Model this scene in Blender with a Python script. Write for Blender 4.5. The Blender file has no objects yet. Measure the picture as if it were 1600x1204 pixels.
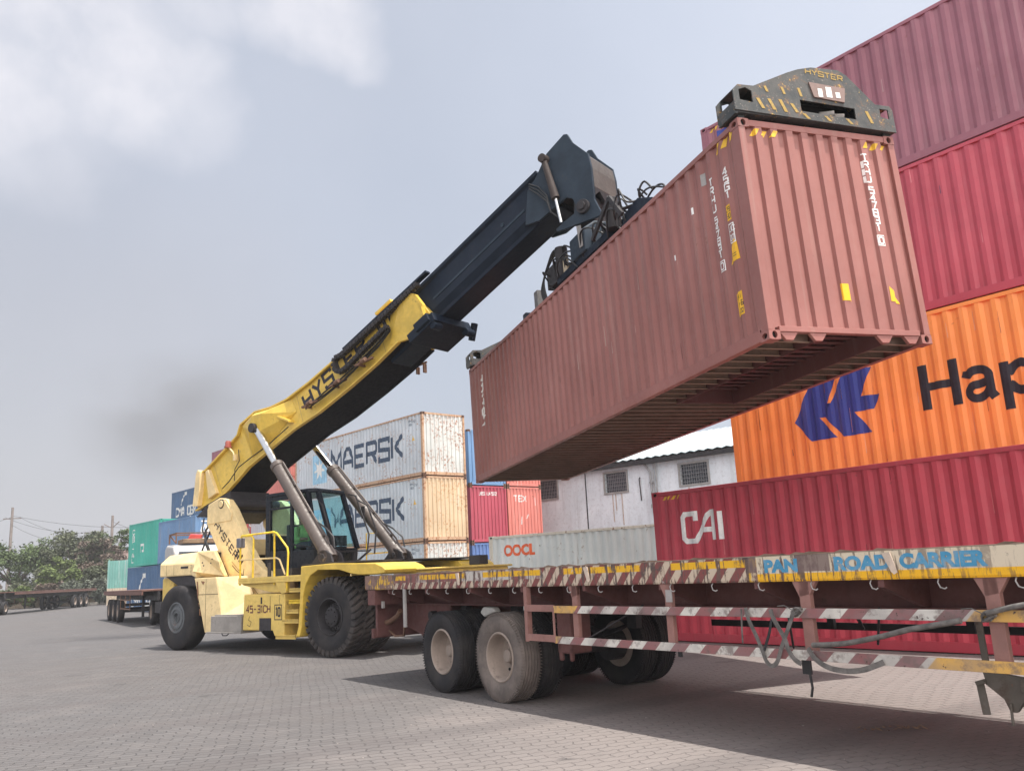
import bpy, bmesh, math, random
from mathutils import Vector, Matrix
R = math.radians
random.seed(7)
# ---------------------------------------------------------------- camera, sky, sun, exposure
sc = bpy.context.scene
col = sc.collection
cd = bpy.data.cameras.new("camera")
cam = bpy.data.objects.new("camera", cd); col.objects.link(cam)
cd.sensor_width = 36; cd.lens = 30.26; cd.clip_start = 0.05; cd.clip_end = 6000
cam.location = (0, 0, 1.538)
cam.rotation_euler = (Matrix.Rotation(R(90 + 11.98), 3, 'X') @ Matrix.Rotation(-0.0511, 3, 'Z')).to_euler()
sc.camera = cam
sc.view_settings.view_transform = 'Standard'; sc.view_settings.look = 'None'
sc.view_settings.exposure = 0.42; sc.view_settings.gamma = 1
SUN = Vector((0.29, -0.165, 1)).normalized()
sd = bpy.data.lights.new("sun", 'SUN'); sd.energy = 5.0; sd.angle = R(0.6); sd.color = (1, .95, .87)
so = bpy.data.objects.new("sun", sd); col.objects.link(so)
so.rotation_euler = SUN.to_track_quat('Z', 'Y').to_euler(); so.location = (20, -10, 60)
wd = bpy.data.worlds.new("World"); sc.world = wd; wd.use_nodes = True
wt = wd.node_tree; wn = wt.nodes; wl = wt.links; wn.clear()
def wnode(t, **k):
    n = wn.new(t)
    for a, b in k.items(): setattr(n, a, b)
    return n
wo = wnode('ShaderNodeOutputWorld'); bg = wnode('ShaderNodeBackground')
sky = wnode('ShaderNodeTexSky', sky_type='NISHITA', sun_disc=False)
sky.sun_elevation = math.asin(SUN.z); sky.sun_rotation = math.atan2(SUN.x, SUN.y)
sky.air_density = 1.3; sky.dust_density = 5; sky.ozone_density = 1.5
bg.inputs[1].default_value = 0.11
# haze veil and clouds, all in the sky's own (world) directions
tc = wnode('ShaderNodeTexCoord')
def wdot(dirv, lo, hi):
    v = Vector(dirv).normalized()
    d = wnode('ShaderNodeVectorMath', operation='DOT_PRODUCT'); d.inputs[1].default_value = v
    wl.new(wnm.outputs[0], d.inputs[0])
    m = wnode('ShaderNodeMapRange', interpolation_type='SMOOTHSTEP')
    m.inputs[1].default_value = lo; m.inputs[2].default_value = hi
    wl.new(d.outputs['Value'], m.inputs[0]); return m.outputs[0]
nz = wnode('ShaderNodeTexNoise'); nz.inputs['Scale'].default_value = 9; nz.inputs['Detail'].default_value = 5; nz.inputs['Roughness'].default_value = .5
wl.new(tc.outputs['Generated'], nz.inputs['Vector'])
wsub = wnode('ShaderNodeVectorMath', operation='SUBTRACT'); wsub.inputs[1].default_value = (.5, .5, .5)
wl.new(nz.outputs['Color'], wsub.inputs[0])
wsc = wnode('ShaderNodeVectorMath', operation='SCALE'); wsc.inputs['Scale'].default_value = .09
wl.new(wsub.outputs[0], wsc.inputs[0])
wsum = wnode('ShaderNodeVectorMath', operation='ADD')
wl.new(tc.outputs['Generated'], wsum.inputs[0]); wl.new(wsc.outputs[0], wsum.inputs[1])
wnm = wnode('ShaderNodeVectorMath', operation='NORMALIZE'); wl.new(wsum.outputs[0], wnm.inputs[0])
def wmath(op, a, b):
    m = wnode('ShaderNodeMath', operation=op)
    for i, v in enumerate((a, b)):
        if isinstance(v, (int, float)): m.inputs[i].default_value = v
        else: wl.new(v, m.inputs[i])
    return m.outputs[0]
def vdir(px, py):      # photo-size pixel -> world direction
    X, Y = (px - 800) * math.cos(.0511) + (602 - py) * math.sin(.0511), -(px - 800) * math.sin(.0511) + (602 - py) * math.cos(.0511)
    c, s = math.cos(R(11.98)), math.sin(R(11.98)); f = 1344.7
    return (X / f, c - Y / f * s, s + Y / f * c)
CLOUDS = [(vdir(-10, 30), .9865, 1.0, 1.0), (vdir(90, 40), .992, .9998, 1.0), (vdir(170, 80), .9935, .9998, .95), (vdir(235, 135), .9955, .9999, .85), (vdir(290, 185), .9975, 1.0, .6), (vdir(30, 170), .993, 1.0, .5), (vdir(140, 170), .996, 1.0, .4), (vdir(325, 215), .9988, 1.0, .4),
          (vdir(435, -10), .9972, 1.0, .8), (vdir(490, 12), .9975, .9999, .95), (vdir(525, 40), .9982, 1.0, .8), (vdir(550, 75), .9992, 1.0, .5), (vdir(310, -30), .9965, 1.0, .6), ((.5, .2, .8), .7, .99, .4)]
cl = 0.0
for dv, lo, hi, w in CLOUDS:
    cl = wmath('MAXIMUM', wmath('MULTIPLY', wdot(dv, lo, hi), w), cl)
nz2 = wnode('ShaderNodeTexNoise'); nz2.inputs['Scale'].default_value = 2.2; nz2.inputs['Detail'].default_value = 6
wl.new(tc.outputs['Generated'], nz2.inputs['Vector'])
thin = wmath('MULTIPLY', wmath('MAXIMUM', wmath('SUBTRACT', nz2.outputs['Fac'], .45), 0.0), .35)
nz3 = wnode('ShaderNodeTexNoise'); nz3.inputs['Scale'].default_value = 13; nz3.inputs['Detail'].default_value = 8; nz3.inputs['Roughness'].default_value = .55; wl.new(tc.outputs['Generated'], nz3.inputs['Vector'])
cl = wmath('MULTIPLY', cl, wmath('ADD', wmath('MULTIPLY', nz3.outputs['Fac'], 1.5), -.05))
cl = wmath('MINIMUM', wmath('ADD', wmath('MULTIPLY', cl, .85), thin), .85)
glow = wdot((.75, .55, .45), .55, 1.0)      # brighter haze towards the sun's side
veil = wnode('ShaderNodeMix', data_type='RGBA')
veil.inputs[6].default_value = (4.1, 4.4, 5.1, 1); veil.inputs[7].default_value = (5.6, 5.95, 6.8, 1)
wl.new(glow, veil.inputs[0])
veil0 = veil; veil = wnode('ShaderNodeMix', data_type='RGBA'); veil.inputs[7].default_value = (4.15, 4.1, 4.4, 1)      # greyer haze low on the left
wl.new(wmath('MULTIPLY', wdot(vdir(60, 800), .90, 1.0), .8), veil.inputs[0]); wl.new(veil0.outputs[2], veil.inputs[6])
mx = wnode('ShaderNodeMix', data_type='RGBA'); mx.inputs[0].default_value = .8
wl.new(sky.outputs[0], mx.inputs[6]); wl.new(veil.outputs[2], mx.inputs[7])
mc = wnode('ShaderNodeMix', data_type='RGBA'); mc.inputs[7].default_value = (6.5, 6.4, 6.75, 1)
wl.new(cl, mc.inputs[0])
fill_sky = wnode('ShaderNodeMix', data_type='RGBA'); fill_sky.inputs[7].default_value = (7.0, 7.25, 7.9, 1)     # added fill in the unseen sky behind the camera, lifts shaded faces
wl.new(wmath('MULTIPLY', wdot((-.62, -.72, .38), .15, .85), 1.0), fill_sky.inputs[0]); wl.new(mx.outputs[2], fill_sky.inputs[6])
fill_sky2 = wnode('ShaderNodeMix', data_type='RGBA'); fill_sky2.inputs[7].default_value = (21, 20, 19.5, 1)     # second added sky fill, behind right, brightens the hanging container's end
wl.new(wdot((.45, -.82, .35), .45, .95), fill_sky2.inputs[0]); wl.new(fill_sky.outputs[2], fill_sky2.inputs[6]); wl.new(fill_sky2.outputs[2], mc.inputs[6])
wl.new(mc.outputs[2], bg.inputs[0]); wl.new(bg.outputs[0], wo.inputs[0])
sc.cycles.max_bounces = 8
sc.cycles.volume_step_rate = 1.0

# ---------------------------------------------------------------- material helpers
class NT:
    def __init__(s, name):
        s.m = bpy.data.materials.new(name); s.m.use_nodes = True
        s.t = s.m.node_tree; s.n = s.t.nodes; s.l = s.t.links
        s.b = s.n['Principled BSDF']; s.o = s.n['Material Output']
        s.tc = s.n.new('ShaderNodeTexCoord').outputs['Object']
    def node(s, t, **k):
        n = s.n.new(t)
        for a, b in k.items(): setattr(n, a, b)
        return n
    def math(s, op, a, b=0.0, c=0.0):
        m = s.node('ShaderNodeMath', operation=op)
        for i, v in enumerate((a, b, c)):
            if isinstance(v, (int, float)): m.inputs[i].default_value = v
            else: s.l.new(v, m.inputs[i])
        return m.outputs[0]
    def noise(s, scale, detail=4, rough=.5, vec=None, out='Fac', map=None):
        n = s.node('ShaderNodeTexNoise')
        n.inputs['Scale'].default_value = scale; n.inputs['Detail'].default_value = detail; n.inputs['Roughness'].default_value = rough
        v = vec or s.tc
        if map:
            mp = s.node('ShaderNodeMapping'); mp.inputs['Scale'].default_value = map; s.l.new(v, mp.inputs[0]); v = mp.outputs[0]
        s.l.new(v, n.inputs['Vector']); return n.outputs[out]
    def ramp(s, v, lo, hi, a=0.0, b=1.0):
        m = s.node('ShaderNodeMapRange', interpolation_type='SMOOTHSTEP')
        for i, q in zip((1, 2, 3, 4), (lo, hi, a, b)): m.inputs[i].default_value = q
        s.l.new(v, m.inputs[0]); return m.outputs[0]
    def mix(s, f, a, b, mode='MIX'):
        m = s.node('ShaderNodeMix', data_type='RGBA', blend_type=mode)
        for i, v in ((0, f), (6, a), (7, b)):
            if isinstance(v, (int, float)): m.inputs[i].default_value = v
            elif isinstance(v, tuple): m.inputs[i].default_value = (*v[:3], 1)
            else: s.l.new(v, m.inputs[i])
        return m.outputs[2]
    def xyz(s):
        n = s.node('ShaderNodeSeparateXYZ'); s.l.new(s.tc, n.inputs[0]); return n.outputs
    def bump(s, h, strength=.3, dist=.01):
        b = s.node('ShaderNodeBump'); b.inputs['Strength'].default_value = strength; b.inputs['Distance'].default_value = dist
        s.l.new(h, b.inputs['Height']); s.l.new(b.outputs[0], s.b.inputs['Normal'])
    def set(s, colr=None, rough=None, metal=None):
        for k, v in (('Base Color', colr), ('Roughness', rough), ('Metallic', metal)):
            if v is None: continue
            if isinstance(v, (int, float)): s.b.inputs[k].default_value = v
            elif isinstance(v, tuple): s.b.inputs[k].default_value = (*v[:3], 1)
            else: s.l.new(v, s.b.inputs[k])
        return s.m
RUST = (.17, .07, .035)
def paint(name, c, rust=.3, rough=.5, dust=.25, rustc=RUST, streak=.5, dustc=(.36, .31, .27), dents=.22):
    """weathered paint: fading, vertical streaks, rust patches, dust, dents"""
    t = NT(name)
    fade = t.noise(.6, 4, .55)
    k = tuple(min(1, v * 1.10 + .01) for v in c); d = tuple(v * .91 for v in c)
    cc = t.mix(t.ramp(fade, .3, .7), d, k)
    st = t.noise(1, 5, .6, map=(7, 7, .35))
    cc = t.mix(t.math('MULTIPLY', t.ramp(st, .52, .75), dust * 1.2), cc, dustc)
    cc = t.mix(t.math('MULTIPLY', t.ramp(t.noise(1, 4, .6, map=(11, 11, .5)), .55, .8), streak * .6), cc, tuple(v * .55 for v in c))
    fine = t.noise(9, 6, .65)
    patch = t.noise(1.3, 3, .5)
    rm = t.math('MULTIPLY', t.ramp(fine, .60 - .1 * rust, .68 - .08 * rust), t.ramp(patch, .62 - .3 * rust, .75 - .25 * rust))
    rs = t.math('MULTIPLY', t.ramp(t.noise(1, 5, .7, map=(14, 14, .8)), .66 - .12 * rust, .74 - .1 * rust), t.ramp(patch, .5 - .2 * rust, .7 - .2 * rust))
    rm = t.math('MAXIMUM', rm, t.math('MULTIPLY', rs, .7))
    cc = t.mix(rm, cc, rustc)
    sp = t.math('MULTIPLY', t.ramp(t.noise(40, 2, .5), .68, .74), .35)
    cc = t.mix(sp, cc, tuple(v * .5 for v in c))
    t.set(cc, t.ramp(fine, .3, .7, rough - .08, rough + .12))
    if dents: t.bump(t.noise(1.6, 3, .5), dents, .03)
    return t.m
def plain(name, c, rough=.6, metal=0.0, var=.25, scale=6, bump=0):
    t = NT(name)
    f = t.noise(scale, 5, .6)
    t.set(t.mix(t.ramp(f, .3, .7), tuple(v * (1 - var) for v in c), tuple(min(1, v * (1 + var)) for v in c)), t.ramp(f, .3, .7, max(.02, rough - .08), min(1, rough + .08)), metal)
    if bump: t.bump(t.noise(scale * 6, 4, .6), bump, .01)
    return t.m
def grimy(name, c, grime=(.03, .027, .025), amt=.5, rough=.5, scale=2.5, edge=None):
    t = NT(name)
    n1 = t.noise(scale, 7, .68); n2 = t.noise(scale * 5, 5, .7); n3 = t.noise(1, 5, .7, map=(9, 9, .7))
    cc = t.mix(t.ramp(n1, .35, .65), tuple(v * .82 for v in c), tuple(min(1, v * 1.1) for v in c))
    m = t.math('MULTIPLY', t.ramp(n1, .62 - .2 * amt, .82 - .15 * amt), t.ramp(n2, .4, .65))
    m = t.math('MAXIMUM', m, t.math('MULTIPLY', t.ramp(n3, .6, .8), amt * .5))
    cc = t.mix(m, cc, grime)
    sp = t.ramp(t.noise(22, 3, .6), .70, .76)
    cc = t.mix(t.math('MULTIPLY', sp, amt), cc, edge or (.16, .08, .05))
    t.set(cc, t.ramp(n2, .3, .7, rough - .1, rough + .15)); t.bump(t.noise(3, 3, .5), .12, .02)
    if max(c) < .08: t.b.inputs['Specular IOR Level'].default_value = .13
    return t.m

# ---------------------------------------------------------------- object helpers
def tag(o, label=None, cat=None, group=None, kind=None):
    for k, v in (('label', label), ('category', cat), ('group', group), ('kind', kind)):
        if v: o[k] = v
    return o
def empty(name, loc=(0, 0, 0), rz=0, rot=None):
    o = bpy.data.objects.new(name, None); col.objects.link(o); o.empty_display_size = .5
    o.location = loc; o.rotation_euler = rot if rot else (0, 0, rz); return o
class MB:
    """collects shapes; build() links them as ONE mesh object"""
    def __init__(s): s.v = []; s.f = []; s.mi = []
    def add(s, vs, fs, mi=0, M=None):
        b = len(s.v)
        for p in vs:
            p = Vector(p)
            if M is not None: p = M @ p
            s.v.append(tuple(p))
        for f in fs: s.f.append([i + b for i in f]); s.mi.append(mi)
        return s
    def box(s, x0, x1, y0, y1, z0, z1, mi=0, M=None):
        return s.add([(x0, y0, z0), (x1, y0, z0), (x1, y1, z0), (x0, y1, z0), (x0, y0, z1), (x1, y0, z1), (x1, y1, z1), (x0, y1, z1)],
                     [(0, 3, 2, 1), (4, 5, 6, 7), (0, 1, 5, 4), (1, 2, 6, 5), (2, 3, 7, 6), (3, 0, 4, 7)], mi, M)
    def prism(s, pts, y0, y1, mi=0, mcap=None, M=None, axis='y', taper=None):
        """pts: 2D outline (x,z) for axis y; (y,z) for axis x; (x,y) for axis z"""
        n = len(pts)
        def P(a, b, c):
            return {'y': (a, c, b), 'x': (c, a, b), 'z': (a, b, c)}[axis]
        vs = [P(a, b, y0) for a, b in pts] + [P(a, b, y1) for a, b in (taper or pts)]
        s.add(vs, [tuple(range(n)), tuple(range(2 * n - 1, n - 1, -1))], mi if mcap is None else mcap, M)
        b = len(s.v) - 2 * n
        for i in range(n):
            j = (i + 1) % n
            s.f.append([b + i, b + i + n, b + j + n, b + j]); s.mi.append(mi)
        return s
    def bar(s, a, b, w, h, mi=0, up=(0, 0, 1), ext=0):
        """rectangular bar from a to b; w across, h along 'up'"""
        a = Vector(a); b = Vector(b); d = (b - a).normalized(); a = a - d * ext; b = b + d * ext
        u = Vector(up); sdir = d.cross(u)
        if sdir.length < 1e-4: sdir = d.cross(Vector((1, 0, 0)))
        sdir.normalize(); u = sdir.cross(d).normalized()
        vs = []
        for p in (a, b):
            for q, r in ((-1, -1), (1, -1), (1, 1), (-1, 1)): vs.append(p + sdir * (q * w / 2) + u * (r * h / 2))
        return s.add(vs, [(0, 1, 2, 3), (7, 6, 5, 4), (0, 4, 5, 1), (1, 5, 6, 2), (2, 6, 7, 3), (3, 7, 4, 0)], mi)
    def tube(s, pts, r, n=10, mi=0, caps=True, radii=None):
        pts = [Vector(p) for p in pts]; m = len(pts); rings = []
        up = None
        for i, p in enumerate(pts):
            d = (pts[min(i + 1, m - 1)] - pts[max(i - 1, 0)]).normalized()
            if up is None:
                up = Vector((0, 0, 1)) if abs(d.z) < .9 else Vector((1, 0, 0))
            sx = d.cross(up).normalized(); up = sx.cross(d).normalized()
            rr = radii[i] if radii else r
            rings.append([p + sx * math.cos(2 * math.pi * k / n) * rr + up * math.sin(2 * math.pi * k / n) * rr for k in range(n)])
        vs = [v for rg in rings for v in rg]; fs = []
        for i in range(m - 1):
            for k in range(n):
                k2 = (k + 1) % n
                fs.append((i * n + k, i * n + k2, (i + 1) * n + k2, (i + 1) * n + k))
        if caps: fs += [tuple(range(n - 1, -1, -1)), tuple((m - 1) * n + k for k in range(n))]
        return s.add(vs, fs, mi)
    def lathe(s, prof, c=(0, 0, 0), n=40, mi=0, axis='y', close=True, mis=None):
        """prof: (radius, offset along axis)"""
        c = Vector(c); m = len(prof); vs = []
        for k in range(n):
            a = 2 * math.pi * k / n
            for r, o in prof:
                p = {'y': (r * math.cos(a), o, r * math.sin(a)), 'z': (r * math.cos(a), r * math.sin(a), o), 'x': (o, r * math.cos(a), r * math.sin(a))}[axis]
                vs.append(c + Vector(p))
        b0 = len(s.v); s.add(vs, [], mi)
        for k in range(n):
            k2 = (k + 1) % n
            for i in range(m if close else m - 1):
                j = (i + 1) % m
                s.f.append([b0 + k * m + i, b0 + k * m + j, b0 + k2 * m + j, b0 + k2 * m + i]); s.mi.append(mis[i] if mis else mi)
        return s
    def build(s, name, mats, parent=None, bevel=0, smooth=None, seg=2):
        me = bpy.data.meshes.new(name); me.from_pydata(s.v, [], s.f)
        if not isinstance(mats, (list, tuple)): mats = [mats]
        for m in mats: me.materials.append(m)
        me.polygons.foreach_set('material_index', s.mi)
        bm = bmesh.new(); bm.from_mesh(me); bmesh.ops.recalc_face_normals(bm, faces=bm.faces); bm.to_mesh(me); bm.free()
        if smooth is not None:
            me.polygons.foreach_set('use_smooth', [True] * len(me.polygons)); me.set_sharp_from_angle(angle=R(smooth))
        me.update()
        o = bpy.data.objects.new(name, me); col.objects.link(o)
        if parent: o.parent = parent
        if bevel:
            bv = o.modifiers.new('bevel', 'BEVEL'); bv.width = bevel; bv.segments = seg; bv.limit_method = 'ANGLE'; bv.angle_limit = R(40)
        return o
def copy_tree(o, parent=None):
    c = o.copy(); col.objects.link(c)
    if parent: c.parent = parent
    for ch in list(o.children): copy_tree(ch, c)
    return c

# ---------------------------------------------------------------- stencil lettering
GL = {
 'A': [[(0, 0), (0, 3), (1.3, 6), (2.7, 6), (4, 3), (4, 0)], [(0, 2), (4, 2)]], 'B': [[(0, 0), (0, 6), (3, 6), (4, 5), (4, 4), (3, 3), (0, 3)], [(3, 3), (4, 2), (4, 1), (3, 0), (0, 0)]],
 'C': [[(4, 4.6), (4, 5.3), (3.3, 6), (.7, 6), (0, 5.3), (0, .7), (.7, 0), (3.3, 0), (4, .7), (4, 1.4)]],
 'D': [[(0, 0), (0, 6), (3, 6), (4, 5), (4, 1), (3, 0), (0, 0)]], 'E': [[(4, 6), (0, 6), (0, 0), (4, 0)], [(0, 3), (3.4, 3)]],
 'F': [[(4, 6), (0, 6), (0, 0)], [(0, 3), (3.4, 3)]], 'G': [[(4, 4.8), (4, 6), (0, 6), (0, 0), (4, 0), (4, 2.8), (2.2, 2.8)]],
 'H': [[(0, 0), (0, 6)], [(4, 0), (4, 6)], [(0, 3), (4, 3)]], 'I': [[(2, 0), (2, 6)]], 'K': [[(0, 0), (0, 6)], [(4, 6), (1.4, 3.2), (1.4, 2.8), (4, 0)]],
 'L': [[(0, 6), (0, 0), (4, 0)]], 'M': [[(0, 0), (0, 6), (2.2, 2), (4.4, 6), (4.4, 0)]], 'N': [[(0, 0), (0, 6), (4, 0), (4, 6)]],
 'O': [[(.7, 0), (0, .7), (0, 5.3), (.7, 6), (3.3, 6), (4, 5.3), (4, .7), (3.3, 0), (.7, 0)]], 'P': [[(0, 0), (0, 6), (4, 6), (4, 2.8), (0, 2.8)]],
 'R': [[(0, 0), (0, 6), (3.4, 6), (4, 5.4), (4, 3.4), (3.4, 2.8), (0, 2.8)], [(2.2, 2.8), (4, 0)]],
 'S': [[(4, 4.7), (4, 6), (0, 6), (0, 3.2), (4, 2.8), (4, 0), (0, 0), (0, 1.3)]], 'T': [[(0, 6), (4, 6)], [(2, 6), (2, 0)]],
 'U': [[(0, 6), (0, .7), (.7, 0), (3.3, 0), (4, .7), (4, 6)]], 'V': [[(0, 6), (2, 0), (4, 6)]], 'W': [[(0, 6), (1, 0), (2.2, 4), (3.4, 0), (4.4, 6)]],
 'X': [[(0, 0), (4, 6)], [(0, 6), (4, 0)]], 'Y': [[(0, 6), (2, 3), (4, 6)], [(2, 3), (2, 0)]],
 '0': [[(.7, 0), (0, .7), (0, 5.3), (.7, 6), (3.3, 6), (4, 5.3), (4, .7), (3.3, 0), (.7, 0)]], '1': [[(1, 4.8), (2.2, 6), (2.2, 0)]],
 '2': [[(0, 5), (0, 6), (4, 6), (4, 3.4), (0, .6), (0, 0), (4, 0)]], '3': [[(0, 6), (4, 6), (4, 0), (0, 0)], [(1, 3), (4, 3)]],
 '4': [[(3, 0), (3, 6), (0, 2), (4, 2)]], '5': [[(4, 6), (0, 6), (0, 3.4), (4, 3.4), (4, 0), (0, 0)]],
 '6': [[(4, 6), (0, 6), (0, 0), (4, 0), (4, 3), (0, 3)]], '7': [[(0, 6), (4, 6), (1.4, 0)]], '8': [[(0, 0), (0, 6), (4, 6), (4, 0), (0, 0)], [(0, 3), (4, 3)]],
 '9': [[(4, 3), (0, 3), (0, 6), (4, 6), (4, 0), (0, 0)]], '-': [[(.6, 3), (3.4, 3)]], ' ': [], '&': [[(4, 0), (.6, 4.6), (.8, 6), (2.6, 6), (2.6, 4.4), (0, 2), (0, 0), (2.4, 0), (4, 2.4)]],
}
def ribbon(pts, w):
    """mitred flat strip -> list of quads (2D)"""
    n = len(pts); closed = (Vector(pts[0]) - Vector(pts[-1])).length < 1e-6; P = [Vector(p) for p in pts]
    L = []; Rr = []
    for i in range(n):
        if closed and i in (0, n - 1): a = P[-2]; b = P[0]; c = P[1]
        else: a = P[max(i - 1, 0)]; b = P[i]; c = P[min(i + 1, n - 1)]
        d1 = (b - a).normalized() if (b - a).length > 1e-9 else (c - b).normalized()
        d2 = (c - b).normalized() if (c - b).length > 1e-9 else d1
        n1 = Vector((-d1.y, d1.x)); n2 = Vector((-d2.y, d2.x)); m = (n1 + n2)
        m = m.normalized() if m.length > .2 else n1
        k = min(1 / max(m.dot(n1), .35), 2.2)
        L.append(b + m * (w / 2 * k)); Rr.append(b - m * (w / 2 * k))
    return [[L[i], Rr[i], Rr[i + 1], L[i + 1]] for i in range(n - 1)]
def text_polys(txt, h, w=None, sw=.9, gap=1.5, slant=0, vertical=False, rotated=False, curve=None):
    """list of (polygon2D, layer) with the text's lower-left at 0,0; h cap height, w letter width, sw stroke in 1/6 of h"""
    out = []; sx = (w or h * .62) / 4; sy = h / 6; X = 0; Y = 0; lay = 0
    for ch in txt:
        wide = 4.4 if ch in 'MW' else (2.0 if ch in 'I1' and not vertical else 4)
        off = -1 if (ch in 'I1' and not vertical) else 0
        for pl in GL.get(ch, []):
            # work in square units so that strokes keep their width
            q = [((p[0] + off) * sx, p[1] * sy) for p in pl]
            for quad in ribbon(q, sw * sy):
                out.append(([Vector((v.x + X + slant * v.y, v.y + Y)) for v in quad], lay % 3))
            lay += 1
        if vertical: Y -= h * 1.0 + gap * sy
        else: X += wide * sx + gap * sx
    if rotated: out = [([Vector((v.y, -v.x)) for v in q], l) for q, l in out]
    return out
def font_polys(txt, h, bold=0.0):
    cu = bpy.data.curves.new('t', 'FONT'); cu.body = txt; cu.size = h / .72; cu.offset = bold; cu.resolution_u = 4
    o = bpy.data.objects.new('t', cu); col.objects.link(o)
    dg = bpy.context.evaluated_depsgraph_get(); dg.update()
    me = bpy.data.meshes.new_from_object(o.evaluated_get(dg))
    out = [([Vector(me.vertices[i].co[:2]) for i in p.vertices], 0) for p in me.polygons]
    bpy.data.objects.remove(o); bpy.data.curves.remove(cu); bpy.data.meshes.remove(me); return out
def shift(polys, dx, dy, s=1, rot=0, sx=1):
    c, sn = math.cos(rot), math.sin(rot)
    return [([Vector((v.x * s * sx * c - v.y * s * sn + dx, v.x * s * sx * sn + v.y * s * c + dy)) for v in q], l) for q, l in polys]
def decal(name, polys, mapf, mat, parent, breaks=None, lift=.004):
    """flat lettering laid onto a surface: mapf(u, v, height) -> 3D; breaks: u values where the surface folds"""
    bm = bmesh.new()
    for q, l in polys:
        vs = [bm.verts.new((p.x, p.y, l * .0006)) for p in q]
        try: bm.faces.new(vs)
        except ValueError: pass
    if breaks:
        lo = min(v.co.x for v in bm.verts); hi = max(v.co.x for v in bm.verts)
        for b in breaks:
            if lo < b < hi:
                bmesh.ops.bisect_plane(bm, geom=bm.verts[:] + bm.edges[:] + bm.faces[:], dist=1e-6, plane_co=(b, 0, 0), plane_no=(1, 0, 0))
    for v in bm.verts: v.co = Vector(mapf(v.co.x, v.co.y, lift + v.co.z))
    me = bpy.data.meshes.new(name); bm.to_mesh(me); bm.free(); me.materials.append(mat)
    o = bpy.data.objects.new(name, me); col.objects.link(o); o.parent = parent; return o
# ---------------------------------------------------------------- shared materials
M = {}
M['white'] = grimy('white_lettering', (.85, .84, .82), amt=.15, grime=(.35, .27, .25), edge=(.4, .3, .28))
M['white_worn'] = grimy('worn_white_lettering', (.66, .66, .64), amt=.35, grime=(.3, .2, .2), edge=(.3, .2, .2))
M['black_let'] = grimy('black_lettering', (.035, .035, .045), amt=.1, grime=(.06, .05, .05))
M['navy_let'] = grimy('dark_slate_lettering', (.03, .055, .10), amt=.2, grime=(.12, .13, .14), edge=(.2, .2, .2))
M['logo_blue'] = paint('logo_blue', (.025, .05, .30), rust=0, dust=.12)
M['sky_blue'] = grimy('faded_light_blue', (.28, .50, .66), amt=.3, grime=(.3, .34, .36), edge=(.3, .25, .2))
M['orange_let'] = grimy('orange_red_lettering', (.75, .13, .04), amt=.2, grime=(.4, .2, .12), edge=(.5, .3, .2))
M['sticker'] = grimy('yellow_sticker', (.80, .44, .01), amt=.1, grime=(.3, .18, .02), edge=(.3, .15, .02))
M['sticker_ink'] = plain('sticker_ink', (.06, .04, .03))
M['yellow_tape'] = grimy('worn_yellow_tape', (.78, .46, .03), amt=.35, grime=(.12, .07, .05), edge=(.1, .05, .04))
M['hole'] = plain('casting_cavity', (.008, .007, .007), .9)
M['dark_steel'] = grimy('dark_greasy_steel', (.045, .042, .045), amt=.5, rough=.5)
M['steel'] = grimy('bare_steel', (.30, .28, .26), grime=(.1, .06, .04), amt=.4, rough=.45)
M['rusty_steel'] = grimy('rusty_steel', (.16, .085, .055), grime=(.07, .035, .025), amt=.6, rough=.8)
M['galv'] = grimy('galvanised_steel', (.34, .32, .31), grime=(.16, .12, .1), amt=.4, rough=.6)
M['rubber'] = None
def rubber(name, c, dust, r=.75):
    t = NT(name); n = t.noise(3, 6, .65); n2 = t.noise(30, 4, .6)
    cc = t.mix(t.ramp(n, .35, .7), c, dust); cc = t.mix(t.math('MULTIPLY', t.ramp(n2, .5, .8), .35), cc, dust)
    t.b.inputs['Specular IOR Level'].default_value = .2; t.set(cc, t.ramp(n, .3, .7, r - .1, r + .1)); t.bump(n2, .12, .01); return t.m
M['rubber'] = rubber('tyre_rubber', (.016, .016, .019), (.042, .038, .038))
M['rubber_tread'] = rubber('tyre_tread', (.03, .028, .029), (.07, .06, .056))
M['rubber_dusty'] = rubber('dusty_tyre_rubber', (.10, .085, .078), (.18, .15, .135), .85)
M['rim_dust'] = grimy('dusty_rim', (.29, .235, .20), grime=(.12, .09, .075), amt=.35, rough=.8, edge=(.12, .08, .06))
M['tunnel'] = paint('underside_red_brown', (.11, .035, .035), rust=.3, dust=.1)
M['under'] = grimy('dusty_underframe', (.26, .18, .14), grime=(.06, .04, .035), amt=.45, rough=.8)
M['floorboard'] = plain('container_floor_board', (.055, .04, .032), .85)
M['wood'] = plain('timber', (.2, .13, .08), .8)

# ---------------------------------------------------------------- ISO containers
PITCH = .278
def side_folds(L):
    x0 = .18; n = int((L - 2 * x0) / PITCH); p = (L - 2 * x0) / n
    out = [(0.0, .012), (x0, .012)]
    for i in range(n):
        b = x0 + i * p
        out += [(b + p * .13, .012), (b + p * .37, .048), (b + p * .63, .048), (b + p * .87, .012)]
    out += [(L - x0, .012), (L, .012)]
    return out
def end_folds(W):
    n = 9; a = .17; p = (W - 2 * a) / n; out = [(0, .05), (a, .05)]
    for i in range(n):
        b = a + i * p
        out += [(b + .055, .05), (b + .078, .008), (b + p - .055 - .0, .008), (b + p - .032, .05)]
    out += [(W - a, .05), (W, .05)]
    return out
def depth(folds, u):
    for (a, da), (b, db) in zip(folds, folds[1:]):
        if a <= u <= b: return da + (db - da) * ((u - a) / (b - a) if b > a else 0)
    return folds[-1][1]
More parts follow.
